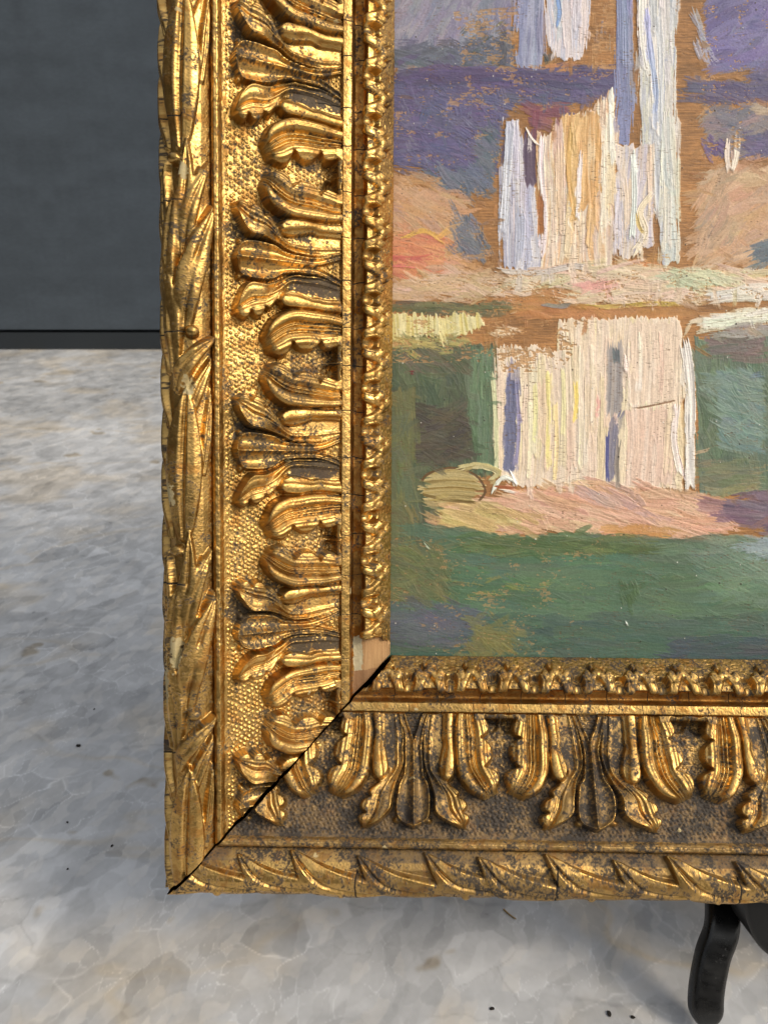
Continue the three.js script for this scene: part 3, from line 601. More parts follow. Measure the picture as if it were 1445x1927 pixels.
// ================================================================ the oil painting
const BX0 = 374, BY0 = 374, BW = W - 2 * BX0, BH = H - 2 * BY0, TW2 = 880, TN = 1472, TM = 2048;   // the paint map covers the left 880 units; beyond them it is mirrored
const pc = new Float32Array(TN * TM * 3), ph = new Float32Array(TN * TM);
{
  // sketch coordinates used to draw the picture: x 740..1445, y 0..1239 (down) on the visible part of the board
  const board = (x, y) => { if (x < 747) x -= 46; const a = (x - 740) / 705, b = y / 1239; return [mix(mix(383.5, 1063.9, a), mix(392, 1103.9, a), b), mix(mix(1600.4, 1597.1, a), mix(379, 385, a), b)]; };
  // bare wood of the board
  for (let j = 0; j < TM; j++) for (let i = 0; i < TN; i++) {
    const U = i / TN * TW2, V = j / TM * BH, k = j * TN + i;
    const g = fbm(U / 60, V / 1.6, 501, 4), g2 = vn(U / 9, V / 1.1, 505), bl = fbm(U / 50, V / 40, 507, 3);
    const v = 0.82 + 0.30 * (g - 0.5) + 0.16 * (g2 - 0.5) + 0.3 * (bl - 0.5);
    pc[k * 3] = 196 * v; pc[k * 3 + 1] = 140 * v; pc[k * 3 + 2] = 84 * v;
    ph[k] = 0.35 * g2 + 0.3 * g;
  }
  let sn = 0;
  const seg = (pts) => { const r = [], L = pts.length === 1 ? 1 : pts.length; if (pts.length === 2) return pts; const n = Math.max(6, L * 3); for (let i = 0; i <= n; i++) r.push(spline(pts, i / n)); return r; };
  function stroke(P, w, col, o = {}) {      // P in board units
    sn++;
    const pts = seg(P), cum = [0]; for (let i = 1; i < pts.length; i++) cum.push(cum[i - 1] + Math.hypot(pts[i][0] - pts[i - 1][0], pts[i][1] - pts[i - 1][1]));
    const L = cum[cum.length - 1] || 1, c2 = o.c2 || col.map((v) => v + (rnd() - 0.5) * 22), hg = (o.h ?? 1.2) * 0.8, dry = o.dry ?? 0.12, al = o.a ?? 1, br = o.br ?? 2.1, jit = o.end ?? Math.min(14, L * 0.25), ed = o.edge ?? 0.32;
    let x0 = 1e9, x1 = -1e9, y0 = 1e9, y1 = -1e9; for (const p of pts) { x0 = Math.min(x0, p[0]); x1 = Math.max(x1, p[0]); y0 = Math.min(y0, p[1]); y1 = Math.max(y1, p[1]); }
    const sx = TN / TW2, sy = TM / BH, i0 = Math.max(0, Math.floor((x0 - w - BX0) * sx)), i1 = Math.min(TN - 1, Math.ceil((x1 + w - BX0) * sx)), j0 = Math.max(0, Math.floor((y0 - w - BY0) * sy)), j1 = Math.min(TM - 1, Math.ceil((y1 + w - BY0) * sy));
    for (let j = j0; j <= j1; j++) for (let i = i0; i <= i1; i++) {
      const x = BX0 + i / sx, y = BY0 + j / sy; let bd = 1e9, ba = 0, bc = 0;
      for (let m = 1; m < pts.length; m++) {
        const ax = pts[m - 1][0], ay = pts[m - 1][1], dx = pts[m][0] - ax, dy = pts[m][1] - ay, l2 = dx * dx + dy * dy || 1e-6, t0 = ((x - ax) * dx + (y - ay) * dy) / l2, t = clamp(t0), ex = x - ax - dx * t, ey = y - ay - dy * t, d = ex * ex + ey * ey;
        if (d < bd) { bd = d; ba = cum[m - 1] + t0 * Math.sqrt(l2); bc = (dx * ey - dy * ex) / Math.sqrt(l2); if (t0 !== t) bc = (dx * (y - ay) - dy * (x - ax)) / Math.sqrt(l2); }
      }
      const ac = Math.abs(bc); if (ac > w) continue;
      const n1 = vn(bc / br + sn * 7.3, ba / 70 + sn, 600), n2 = vn(bc / 5 + sn * 3.1, ba / 120, 610), n3 = vn(x / 2.2, y / 2.2, 620), n4 = vn(x / 6, y / 6, 630);
      const a0 = ba + (n1 - 0.5) * jit * 2, a1 = L - ba + (n2 - 0.5) * jit * 2; if (a0 < 0 || a1 < 0) continue;
      const sideN = (vn(ba / 11 + sn, 3, 640) - 0.5) * ed + (n3 - 0.5) * ed * 0.5, eg = 1 - ac / w + sideN * 0.8; if (eg < 0) continue;
      let a = ss(0, 0.26, eg) * ss(0, 5, a0) * ss(0, 8, a1);
      const dr = dry * (0.55 + 0.9 * ba / L); a *= ss(dr - 0.10, dr + 0.10, 0.45 * n1 + 0.30 * n3 + 0.25 * n4);
      a *= al; if (a < 0.01) continue;
      const k = j * TN + i, lum = 1 + 0.10 * (n1 - 0.5) + 0.05 * (n3 - 0.5), f = clamp(n2 * 1.3 - 0.15);
      pc[k * 3] = mix(pc[k * 3], mix(col[0], c2[0], f) * lum, a); pc[k * 3 + 1] = mix(pc[k * 3 + 1], mix(col[1], c2[1], f) * lum, a); pc[k * 3 + 2] = mix(pc[k * 3 + 2], mix(col[2], c2[2], f) * lum, a);
      const rim = gs(eg - 0.14, 0.10) * 0.5 + ss(12, 0, a1) * 0.5;
      ph[k] = mix(ph[k], ph[k] * 0.35 + hg * (0.25 + 0.85 * n1 + rim), a);
    }
  }
  const inside = (p, poly) => { let r = false; for (let i = 0, j = poly.length - 1; i < poly.length; j = i++) if ((poly[i][1] > p[1]) !== (poly[j][1] > p[1]) && p[0] < (poly[j][0] - poly[i][0]) * (p[1] - poly[i][1]) / (poly[j][1] - poly[i][1]) + poly[i][0]) r = !r; return r; };
  // a passage of paint laid on with one wide brush: streaks and bristle ridges along its direction, ragged edges
  function wash(poly, o) {
    sn++;
    const pb = poly.map((p) => board(...p)); let x0 = 1e9, x1 = -1e9, y0 = 1e9, y1 = -1e9; for (const p of pb) { x0 = Math.min(x0, p[0]); x1 = Math.max(x1, p[0]); y0 = Math.min(y0, p[1]); y1 = Math.max(y1, p[1]); }
    const sx = TN / TW2, sy = TM / BH, pad = 6, i0 = Math.max(0, Math.floor((x0 - pad - BX0) * sx)), i1 = Math.min(TN - 1, Math.ceil((x1 + pad - BX0) * sx)), j0 = Math.max(0, Math.floor((y0 - pad - BY0) * sy)), j1 = Math.min(TM - 1, Math.ceil((y1 + pad - BY0) * sy));
    const an = rad(-(o.ang || 0)), ca = Math.cos(an), sa = Math.sin(an), nc = o.cols.length, rag = o.rag ?? 6, hg = (o.h ?? 1) * 0.55, dry = o.dry ?? 0.1, al = o.a ?? 1, wv = o.wave ?? 8, soft = o.soft ?? (Math.abs(Math.abs(o.ang || 0) - 90) < 8 ? 7 : 22);
    for (let j = j0; j <= j1; j++) for (let i = i0; i <= i1; i++) {
      const x = BX0 + i / sx, y = BY0 + j / sy, u = x * ca + y * sa, v0 = -x * sa + y * ca, v = v0 + wv * (fbm(u / 90, v0 / 40, 650 + sn, 2) - 0.5) * 2;
      let d = 1e9, inn = false;
      for (let m = 0, n = pb.length - 1; m < pb.length; n = m++) {
        const [ax, ay] = pb[n], [bx, by] = pb[m], dx = bx - ax, dy = by - ay, t = clamp(((x - ax) * dx + (y - ay) * dy) / (dx * dx + dy * dy || 1)), ex = x - ax - dx * t, ey = y - ay - dy * t; d = Math.min(d, ex * ex + ey * ey);
        if ((by > y) !== (ay > y) && x < (ax - bx) * (y - by) / (ay - by) + bx) inn = !inn;
      }
      const n1 = 0.62 * vn(v / (o.br ?? 2.0) + sn * 5.1, u / 45, 655) + 0.38 * vn(v / 6 + sn, u / 50, 665), rg = (vn(v / 3.2 + sn, u / 110, 656) - 0.5) * 2.0 + (vn(x / 34, y / 34, 657) - 0.5) * 1.4 + (vn(x / 5, y / 5, 664) - 0.5) * 0.35;
      d = (inn ? Math.sqrt(d) : -Math.sqrt(d)) + rag * rg; if (d < 0) continue;
      const n3 = vn(x / 2.2, y / 2.2, 658), n4 = vn(x / 7, y / 7, 659), patch = fbm(x / 34, y / 34, 660 + sn, 3);
      let a = (soft ? ss(0, 0.35, d / soft * 1.25 - (0.5 * n1 + 0.3 * n3 + 0.2 * n4) * 0.8) : ss(0, 1.6, d)) * ss(dry - 0.1, dry + 0.1, 0.36 * n1 + 0.24 * n3 + 0.2 * n4 + 0.2 * patch) * al; if (a < 0.01) continue;
      const f = clamp(0.62 * vn(v / 7 + sn * 3, u / 110, 661) + 0.24 * vn(v / 2.6, u / 80, 662) + 0.34 * (patch - 0.2), 0, 0.9999) * nc * 1.02 - 0.51, c0 = clamp(Math.floor(f), 0, nc - 1), c1 = Math.min(nc - 1, c0 + 1), fr = clamp(f - c0), lum = 1 + 0.10 * (n1 - 0.5) + 0.05 * (n3 - 0.5), k = j * TN + i;
      for (let m = 0; m < 3; m++) pc[k * 3 + m] = mix(pc[k * 3 + m], mix(o.cols[c0][m], o.cols[c1][m], fr) * lum, a);
      ph[k] = mix(ph[k], ph[k] * 0.3 + hg * (0.2 + 0.9 * n1 + 0.15 * gs(d - 3.5, 2.5) + 0.5 * patch), a);
    }
  }
  const pick = (a) => a[Math.floor(rnd() * a.length)];
  function fill(poly, o) {                  // many strokes of one brush inside an outline (sketch coordinates)
    let x0 = 1e9, x1 = -1e9, y0 = 1e9, y1 = -1e9; for (const p of poly) { x0 = Math.min(x0, p[0]); x1 = Math.max(x1, p[0]); y0 = Math.min(y0, p[1]); y1 = Math.max(y1, p[1]); }
    if (o.dry === undefined || o.dry < 0.32) wash(poly, { ...o, h: (o.h ?? 1) * 0.95 });
    const up = Math.abs(Math.abs(o.ang || 0) - 90) < 8, dx = (o.dx || o.w * 1.2) * (up ? 2.1 : 1.7), dy = (o.dy || o.w * 1.2) * 1.9, L = o.len || 50, list = [];
    for (let y = y0; y <= y1; y += dy) for (let x = x0; x <= x1; x += dx) list.push([x + (rnd() - 0.5) * dx, y + (rnd() - 0.5) * dy, rnd()]);
    list.sort((a, b) => a[2] - b[2]);
    for (const [x, y] of list) {
      const an = rad((o.ang || 0) + (rnd() - 0.5) * 2 * (o.jit ?? 15)), l = L * (0.6 + 0.8 * rnd()) / 2, cx = Math.cos(an) * l, cy = Math.sin(an) * l, bend = (rnd() - 0.5) * l * (o.bend ?? 0.4);
      const A = [x - cx, y - cy], B = [x + cx, y + cy], M = [x - cy / l * bend, y + cx / l * bend];
      if (!inside([x, y], poly)) continue;
      const keep = o.loose ?? 0.5; if (!inside(A, poly) && rnd() > keep * (up ? 0.06 : 0.5)) continue; if (!inside(B, poly) && rnd() > keep * (up ? 0.06 : 0.5)) continue;
      const c = pick(o.cols).map((v) => v + (rnd() - 0.5) * (o.cj ?? 14)), c2 = pick(o.cols).map((v) => v + (rnd() - 0.5) * 14);
      stroke([board(...A), board(...M), board(...B)], o.w * (up ? 1.5 : 1.15) * (0.6 + 0.8 * rnd()), c, { c2: c.map((v, i) => mix(v, c2[i], o.c2m ?? 0.5)), h: (o.h ?? 1) * (0.7 + 0.6 * rnd()), dry: (o.dry ?? 0.12) + 0.16, a: (o.a ?? 1) * (up ? 0.75 : 0.7), br: o.br, edge: o.edge, end: o.end });
    }
  }
  const line = (p, w, col, o) => stroke(p.map((q) => board(...q)), w, col, o);
  const za = (x, y) => [730 + x / 2.021, y / 2.021], zb = (x, y) => [730 + x / 2.021, 540 + y / 2.021];
  const A = (...p) => p.map((q) => za(...q)), Bq = (...p) => p.map((q) => zb(...q));
  const XR = 1900;                          // the picture goes on to the right of what the photograph shows
  // --- violet and grey distance
  fill(A([20, -300], [480, -300], [490, 60], [400, 190], [20, 260]), { cols: [[146, 146, 168], [132, 136, 158], [158, 154, 170], [124, 124, 150]], w: 8, len: 60, ang: -60, jit: 20, h: 0.8, dry: 0.14 });
  fill(A([20, 150], [300, 150], [500, 60], [500, 270], [20, 270]), { cols: [[98, 104, 122], [86, 92, 104], [112, 116, 134], [92, 90, 120]], w: 8, len: 46, ang: 15, jit: 40, h: 0.8, dry: 0.26 });
  fill(A([300, 60], [500, 60], [500, 265], [300, 265]), { cols: [[70, 78, 82], [84, 90, 100], [120, 104, 70]], w: 6, len: 34, ang: -50, jit: 30, h: 0.8, dry: 0.42, dx: 10, dy: 10 });
  fill(A([20, 255], [880, 250], [880, 330], [700, 400], [520, 400], [450, 440], [430, 640], [300, 660], [20, 620]), { cols: [[92, 84, 122], [100, 94, 134], [84, 82, 116], [108, 100, 136], [92, 96, 126]], w: 8, len: 52, ang: 8, jit: 22, h: 0.9, dry: 0.27 });
  fill(A([20, 320], [460, 300], [440, 640], [20, 600]), { cols: [[96, 92, 130], [104, 98, 138], [88, 92, 122], [120, 116, 140]], w: 6, len: 36, ang: 70, jit: 35, h: 0.8, dry: 0.34, dx: 13, dy: 13 });
  fill(A([30, 250], [880, 245], [880, 300], [30, 310]), { cols: [[86, 78, 114], [94, 86, 124], [76, 70, 104]], w: 5, len: 90, ang: 1, jit: 5, h: 1, dry: 0.2 });
  fill(A([340, 440], [440, 460], [420, 660], [380, 740], [150, 720], [120, 650], [300, 600]), { cols: [[92, 102, 122], [104, 112, 130], [84, 96, 110], [116, 120, 138]], w: 6, len: 50, ang: 40, jit: 25, h: 0.8, dry: 0.22 });
  // --- warm left field
  fill(A([20, 630], [330, 720], [340, 960], [260, 1060], [20, 1060]), { cols: [[202, 158, 118], [196, 150, 112], [188, 152, 124], [206, 166, 130], [176, 146, 128]], w: 8, len: 64, ang: 28, jit: 22, h: 0.7, dry: 0.15 });
  fill(A([20, 840], [240, 850], [250, 1040], [20, 1050]), { cols: [[206, 132, 96], [212, 146, 104], [196, 120, 98], [214, 160, 116]], w: 6, len: 54, ang: 12, jit: 12, h: 0.9, dry: 0.25 });
  line(A([20, 950], [90, 956], [160, 948]), 6, [196, 104, 100], { dry: 0.3, h: 1.0 }); line(A([20, 975], [70, 980], [130, 990]), 5, [206, 120, 108], { dry: 0.35 });
  line(A([60, 880], [140, 850], [230, 905]), 5, [218, 168, 92], { dry: 0.3 });
  fill(A([240, 780], [340, 760], [400, 960], [380, 1010], [250, 930]), { cols: [[104, 112, 128], [120, 122, 136], [92, 98, 112], [150, 142, 140]], w: 6, len: 40, ang: 60, jit: 30, h: 0.8, dry: 0.3 });
  fill(A([220, 980], [420, 1000], [480, 1120], [20, 1130], [20, 1050]), { cols: [[206, 176, 140], [196, 168, 140], [214, 182, 160], [186, 160, 120]], w: 6, len: 46, ang: 6, jit: 30, h: 1.0, dry: 0.2 });
  // --- right hand violet passages
  fill(A([1190, -300], [XR, -300], [XR, 265], [1210, 265], [1180, 80]), { cols: [[112, 104, 158], [104, 96, 146], [124, 116, 166], [96, 90, 132], [132, 128, 168]], w: 10, len: 70, ang: -30, jit: 30, h: 0.7, dry: 0.12 });
  fill(A([1165, 60], [1200, 80], [1260, 250], [1190, 268]), { cols: [[170, 168, 186], [150, 150, 178], [188, 184, 196]], w: 5, len: 44, ang: 65, jit: 12, h: 1.1, dry: 0.25 });
  fill(A([1110, 275], [XR, 265], [XR, 380], [1130, 370]), { cols: [[84, 78, 116], [94, 88, 126], [76, 74, 106], [100, 94, 118]], w: 8, len: 56, ang: 2, jit: 12, h: 0.9, dry: 0.22 });
  fill(A([1190, 370], [XR, 370], [XR, 590], [1190, 580]), { cols: [[134, 122, 128], [112, 108, 124], [150, 136, 130], [96, 96, 116], [122, 122, 136]], w: 8, len: 46, ang: -20, jit: 40, h: 0.7, dry: 0.28 });
  fill(A([1190, 490], [1290, 500], [1300, 585], [1190, 575]), { cols: [[88, 76, 120], [100, 86, 132]], w: 6, len: 30, ang: 50, jit: 20, h: 0.9, dry: 0.2 });
  fill(A([1340, 470], [XR, 460], [XR, 585], [1340, 585]), { cols: [[90, 84, 124], [104, 96, 134], [84, 84, 112]], w: 7, len: 40, ang: -10, jit: 20, h: 0.8, dry: 0.2 });
  fill(A([1380, 390], [1500, 385], [1500, 430], [1390, 430]), { cols: [[190, 168, 140], [176, 154, 138]], w: 6, len: 30, ang: 0, jit: 12, h: 0.9, dry: 0.25 });
  // --- tan field right
  fill(A([1160, 640], [1230, 590], [XR, 590], [XR, 1000], [1160, 1000]), { cols: [[204, 166, 132], [194, 156, 122], [186, 148, 116], [212, 178, 148], [178, 150, 128]], w: 9, len: 60, ang: -30, jit: 22, h: 0.8, dry: 0.18 });
  fill(A([1160, 680], [1300, 640], [1330, 900], [1170, 980]), { cols: [[196, 160, 128], [206, 172, 142], [182, 150, 122], [150, 138, 124]], w: 7, len: 60, ang: -55, jit: 18, h: 1.0, dry: 0.2 });
  fill(A([1385, 880], [1600, 840], [1600, 990], [1350, 990]), { cols: [[104, 120, 130], [120, 132, 138], [92, 104, 116]], w: 8, len: 44, ang: -25, jit: 20, h: 0.8, dry: 0.2 });
  // --- upper pale shafts
  fill(A([478, -300], [600, -300], [600, 200], [580, 262], [490, 240]), { cols: [[150, 156, 190], [136, 142, 178], [172, 176, 202], [124, 128, 162]], w: 5, len: 120, ang: 90, jit: 3, h: 1.5, dry: 0.14, dx: 7, dy: 50, bend: 0.1 });
  fill(A([600, -300], [775, -300], [770, 170], [740, 230], [630, 225], [600, 120]), { cols: [[222, 214, 222], [208, 204, 220], [232, 222, 224], [196, 200, 220], [226, 206, 206]], w: 5, len: 110, ang: 90, jit: 4, h: 1.9, dry: 0.1, dx: 7, dy: 46, bend: 0.1 });
  line(A([640, -40], [655, 40], [645, 95]), 4, [140, 168, 220], { h: 1.8 });
  fill(A([585, 190], [640, 200], [640, 250], [585, 250]), { cols: [[66, 76, 70], [84, 88, 90]], w: 5, len: 24, ang: 70, jit: 20, h: 0.8 });
  fill(A([560, 225], [760, 230], [740, 262], [580, 262]), { cols: [[196, 140, 88], [176, 126, 84]], w: 4, len: 40, ang: 2, jit: 8, h: 0.6, dry: 0.35 });
  fill(A([775, 20], [860, 0], [860, 240], [770, 240]), { cols: [[150, 140, 140], [176, 140, 100], [132, 128, 142]], w: 5, len: 40, ang: 80, jit: 16, h: 0.9, dry: 0.5, dx: 9, dy: 18 });
  // --- tall shaft: blue shadow and lit whites
  fill(A([850, -300], [936, -300], [940, 430], [930, 530], [875, 530], [868, 220]), { cols: [[122, 130, 174], [140, 146, 186], [112, 118, 158], [164, 168, 196]], w: 6, len: 130, ang: 89, jit: 3, h: 1.2, dry: 0.1, dx: 8, dy: 50, bend: 0.1 });
  fill(A([935, -300], [1105, -300], [1100, 960], [1050, 985], [1030, 860], [960, 540]), { cols: [[222, 222, 220], [236, 232, 222], [196, 200, 212], [218, 218, 204], [178, 184, 204], [238, 234, 226]], w: 6, len: 170, ang: 90, jit: 3, h: 2.2, dry: 0.08, dx: 8, dy: 60, bend: 0.08 });
  fill(A([1030, 420], [1105, 420], [1125, 970], [1060, 985], [1030, 800]), { cols: [[206, 210, 200], [196, 204, 204], [222, 222, 212], [214, 208, 190]], w: 5, len: 120, ang: 89, jit: 3, h: 1.9, dry: 0.16, dx: 8, dy: 44, bend: 0.08 });
  line(A([985, 40], [1000, 180], [1020, 330], [1012, 430]), 6, [176, 194, 224], { h: 2.2 }); line(A([960, -40], [968, 150], [1000, 300]), 4, [244, 242, 236], { h: 2.8 });
  // --- reddish patch and the lower shafts
  fill(A([515, 375], [700, 360], [700, 420], [640, 440], [600, 490], [520, 480]), { cols: [[136, 82, 92], [120, 74, 92], [150, 98, 96]], w: 6, len: 34, ang: 5, jit: 20, h: 1.0, dry: 0.18 });
  fill(A([440, 430], [500, 430], [530, 500], [560, 700], [600, 880], [590, 1010], [420, 1000], [425, 720], [440, 560]), { cols: [[206, 206, 222], [184, 188, 210], [222, 218, 222], [166, 168, 192], [212, 200, 204]], w: 5, len: 120, ang: 90, jit: 3, h: 2.0, dry: 0.1, dx: 7, dy: 40, bend: 0.12 });
  line(A([465, 460], [455, 640], [440, 860]), 9, [222, 224, 232], { h: 2.2, c2: [190, 196, 216] });
  fill(A([570, 480], [600, 490], [650, 430], [760, 400], [860, 320], [880, 480], [870, 1000], [590, 1005], [600, 880], [570, 700]), { cols: [[232, 206, 172], [220, 184, 146], [238, 224, 200], [214, 192, 180], [228, 184, 136], [240, 230, 214]], w: 5.5, len: 150, ang: 90, jit: 3, h: 2.1, dry: 0.1, dx: 7.5, dy: 46, bend: 0.1 });
  fill(A([660, 420], [820, 400], [820, 700], [700, 820]), { cols: [[222, 176, 116], [228, 190, 136], [214, 166, 110], [236, 208, 168]], w: 5, len: 110, ang: 90, jit: 5, h: 2.0, dry: 0.2, dx: 10, dy: 46, bend: 0.15 });
  line(A([700, 460], [690, 640], [715, 820]), 5, [214, 170, 106], { h: 2.0 }); line(A([735, 560], [728, 700], [722, 820]), 5, [240, 236, 232], { h: 2.6 });
  line(A([590, 500], [585, 620], [600, 800], [590, 960]), 6, [238, 232, 228], { h: 2.6 }); line(A([850, 330], [855, 520], [860, 620]), 6, [240, 236, 222], { h: 2.6 });
  line(A([545, 480], [540, 560], [545, 690]), 13, [88, 72, 98], { h: 0.6, c2: [104, 86, 104], edge: 0.2 }); line(A([530, 470], [545, 500], [580, 540]), 2.5, [238, 226, 214], { h: 2.4 });
  line(A([580, 710], [582, 790], [584, 880]), 7, [178, 122, 72], { h: 0.4, dry: 0.1 });
  fill(A([870, 530], [1020, 520], [1020, 900], [900, 980], [860, 900]), { cols: [[216, 206, 212], [206, 200, 214], [230, 214, 196], [198, 196, 210], [226, 196, 168]], w: 5, len: 120, ang: 90, jit: 4, h: 1.9, dry: 0.14, dx: 8, dy: 44, bend: 0.12 });
  line(A([935, 560], [940, 720], [930, 880]), 6, [232, 236, 232], { h: 2.6 }); line(A([1000, 720], [960, 780], [980, 860], [930, 940]), 7, [236, 226, 206], { h: 2.6 }); line(A([950, 780], [955, 830], [975, 860]), 4, [216, 188, 120], { h: 2 });
  fill(A([920, 950], [1050, 940], [1060, 1010], [910, 1010]), { cols: [[196, 138, 84], [186, 130, 80]], w: 5, len: 50, ang: 0, jit: 8, h: 0.5, dry: 0.25 });
  line(A([1296, 515], [1290, 570], [1300, 640]), 5, [226, 210, 196], { h: 2.0, dry: 0.2 }); line(A([1330, 500], [1326, 560], [1312, 630]), 6, [236, 224, 208], { h: 2.2, dry: 0.2 }); line(A([1310, 530], [1312, 600]), 3, [206, 178, 166], { h: 1.4 });
  // --- ledge of creamy horizontal strokes
  fill(A([400, 1000], [900, 960], [1120, 1000], [1250, 990], [1445, 1000], [XR, 1010], [XR, 1090], [1200, 1110], [1180, 1150], [480, 1140]), { cols: [[222, 200, 170], [214, 190, 158], [226, 206, 186], [206, 186, 160], [220, 188, 172], [208, 200, 160]], w: 6, len: 76, ang: -3, jit: 22, h: 1.9, dry: 0.12, dx: 13, dy: 6 });
  fill(A([700, 1040], [880, 1020], [880, 1085], [700, 1085]), { cols: [[218, 150, 146], [226, 176, 164]], w: 5, len: 46, ang: -14, jit: 18, h: 1.5, dry: 0.3 });
  fill(A([1060, 995], [1330, 1000], [1330, 1060], [1060, 1070]), { cols: [[206, 206, 178], [188, 194, 168], [222, 208, 170]], w: 5, len: 60, ang: 6, jit: 14, h: 1.6, dry: 0.22 });
  line(A([730, 1135], [860, 1138], [1000, 1125], [1130, 1130]), 5, [206, 178, 96], { h: 1.6, dry: 0.2 }); line(A([420, 1000], [560, 1010], [700, 985], [760, 990]), 6, [206, 196, 186], { h: 2, dry: 0.15 });
  fill(A([1190, 1060], [XR, 1050], [XR, 1110], [1200, 1120]), { cols: [[228, 224, 214], [218, 216, 204]], w: 6, len: 80, ang: -4, jit: 6, h: 2, dry: 0.18 });
  fill(A([470, 1090], [640, 1080], [740, 1150], [1180, 1140], [1180, 1190], [480, 1190]), { cols: [[182, 128, 78], [168, 116, 70], [190, 138, 86]], w: 6, len: 70, ang: 0, jit: 5, h: 0.35, dry: 0.2 });
  line(A([595, 1125], [640, 1135], [700, 1132]), 5, [140, 128, 132], { dry: 0.25 });
  fill(A([20, 1125], [470, 1128], [470, 1165], [20, 1170]), { cols: [[96, 100, 72], [84, 88, 66], [120, 116, 80]], w: 4, len: 60, ang: 0, jit: 4, h: 0.8, dry: 0.25 });
  // --- shrubs left and right of the pedestal
  fill(Bq([20, 170], [420, 170], [420, 700], [180, 760], [180, 960], [20, 960]), { cols: [[84, 96, 74], [94, 108, 80], [78, 88, 68], [104, 114, 84], [70, 80, 66]], w: 9, len: 60, ang: 80, jit: 25, h: 0.7, dry: 0.1 });
  fill(Bq([60, 400], [330, 420], [340, 640], [60, 660]), { cols: [[76, 70, 60], [88, 82, 66], [68, 66, 60], [92, 90, 72]], w: 6, len: 44, ang: -10, jit: 40, h: 0.9, dry: 0.2 });
  fill(Bq([310, 190], [410, 200], [420, 680], [340, 690]), { cols: [[100, 124, 96], [90, 112, 86], [112, 134, 108], [104, 120, 100]], w: 6, len: 100, ang: 89, jit: 6, h: 0.9, dry: 0.12 });
  fill(Bq([20, 350], [110, 350], [100, 960], [20, 960]), { cols: [[118, 114, 76], [104, 106, 72], [96, 104, 78]], w: 7, len: 50, ang: 85, jit: 25, h: 0.6, dry: 0.22 });
  fill(Bq([100, 170], [330, 180], [330, 330], [60, 300]), { cols: [[92, 96, 76], [110, 104, 84], [82, 88, 70]], w: 6, len: 40, ang: 20, jit: 30, h: 0.7, dry: 0.2 });
  line(Bq([80, 300], [105, 296]), 5, [110, 50, 54], { h: 1 });
  fill(Bq([1170, 160], [XR, 150], [XR, 790], [1180, 770]), { cols: [[104, 124, 100], [94, 112, 90], [116, 134, 112], [88, 104, 86], [108, 122, 112]], w: 9, len: 60, ang: 85, jit: 30, h: 0.8, dry: 0.1 });
  fill(Bq([1230, 260], [1445, 280], [1445, 620], [1240, 600]), { cols: [[118, 142, 132], [108, 130, 120], [126, 148, 140], [104, 126, 132]], w: 7, len: 44, ang: 20, jit: 40, h: 0.9, dry: 0.2 });
  fill(Bq([1180, 640], [1445, 640], [1445, 760], [1190, 760]), { cols: [[122, 126, 98], [104, 112, 92], [150, 138, 102]], w: 6, len: 60, ang: -4, jit: 10, h: 0.8, dry: 0.22 });
  fill(Bq([1190, 150], [1445, 130], [1445, 250], [1200, 230]), { cols: [[116, 108, 104], [128, 106, 108], [104, 104, 92]], w: 6, len: 70, ang: -4, jit: 8, h: 0.8, dry: 0.2 });
  // --- yellow hedge and white ledge
  fill(Bq([20, 75], [360, 65], [380, 120], [330, 150], [20, 180]), { cols: [[222, 208, 142], [212, 196, 122], [230, 222, 176], [198, 186, 116]], w: 4.5, len: 42, ang: 84, jit: 10, h: 1.8, dry: 0.16, dx: 7, dy: 16 });
  fill(Bq([20, 150], [330, 150], [340, 200], [20, 240]), { cols: [[186, 168, 104], [160, 152, 92], [140, 136, 92]], w: 5, len: 40, ang: 20, jit: 40, h: 1, dry: 0.3 });
  fill(Bq([1180, 70], [1445, 50], [XR, 40], [XR, 130], [1300, 130], [1185, 165]), { cols: [[230, 230, 214], [222, 220, 202], [236, 234, 224], [212, 214, 194]], w: 6, len: 70, ang: -6, jit: 6, h: 2, dry: 0.1 });
  fill(Bq([1230, 130], [1445, 120], [XR, 120], [XR, 165], [1210, 165]), { cols: [[168, 160, 154], [150, 146, 142]], w: 5, len: 70, ang: -3, jit: 6, h: 1, dry: 0.2 });
  // --- pedestal
  fill(Bq([400, 190], [640, 195], [640, 100], [700, 85], [840, 80], [1100, 88], [1125, 140], [1130, 760], [480, 740], [410, 700]), { cols: [[232, 212, 184], [226, 204, 176], [236, 220, 200], [228, 208, 190], [230, 214, 176]], w: 6, len: 140, ang: 90, jit: 2.5, h: 2.0, dry: 0.07, dx: 8, dy: 40, bend: 0.08 });
  fill(Bq([375, 115], [510, 105], [510, 140], [460, 165], [400, 170]), { cols: [[224, 196, 164], [232, 208, 180]], w: 5, len: 50, ang: 4, jit: 20, h: 1.5, dry: 0.28 });
  fill(Bq([400, 170], [640, 180], [640, 270], [400, 270]), { cols: [[224, 196, 156], [214, 180, 136]], w: 5, len: 60, ang: 90, jit: 5, h: 1.4, dry: 0.36, dx: 9, dy: 24 });
  fill(Bq([590, 280], [740, 280], [740, 680], [600, 680]), { cols: [[236, 222, 150], [232, 214, 160], [238, 230, 188]], w: 3.4, len: 110, ang: 90, jit: 3, h: 2.2, dry: 0.34, dx: 14, dy: 60, bend: 0.08 });
  fill(Bq([780, 330], [1000, 330], [1000, 560], [780, 560]), { cols: [[232, 196, 182], [236, 206, 196]], w: 5, len: 70, ang: 90, jit: 4, h: 1.8, dry: 0.4, dx: 18, dy: 40 });
  fill(Bq([905, 100], [1110, 100], [1105, 410], [910, 425]), { cols: [[234, 214, 192], [228, 206, 186], [238, 222, 204]], w: 6, len: 130, ang: 90, jit: 2, h: 2.1, dry: 0.08, dx: 8, dy: 50, bend: 0.05 });
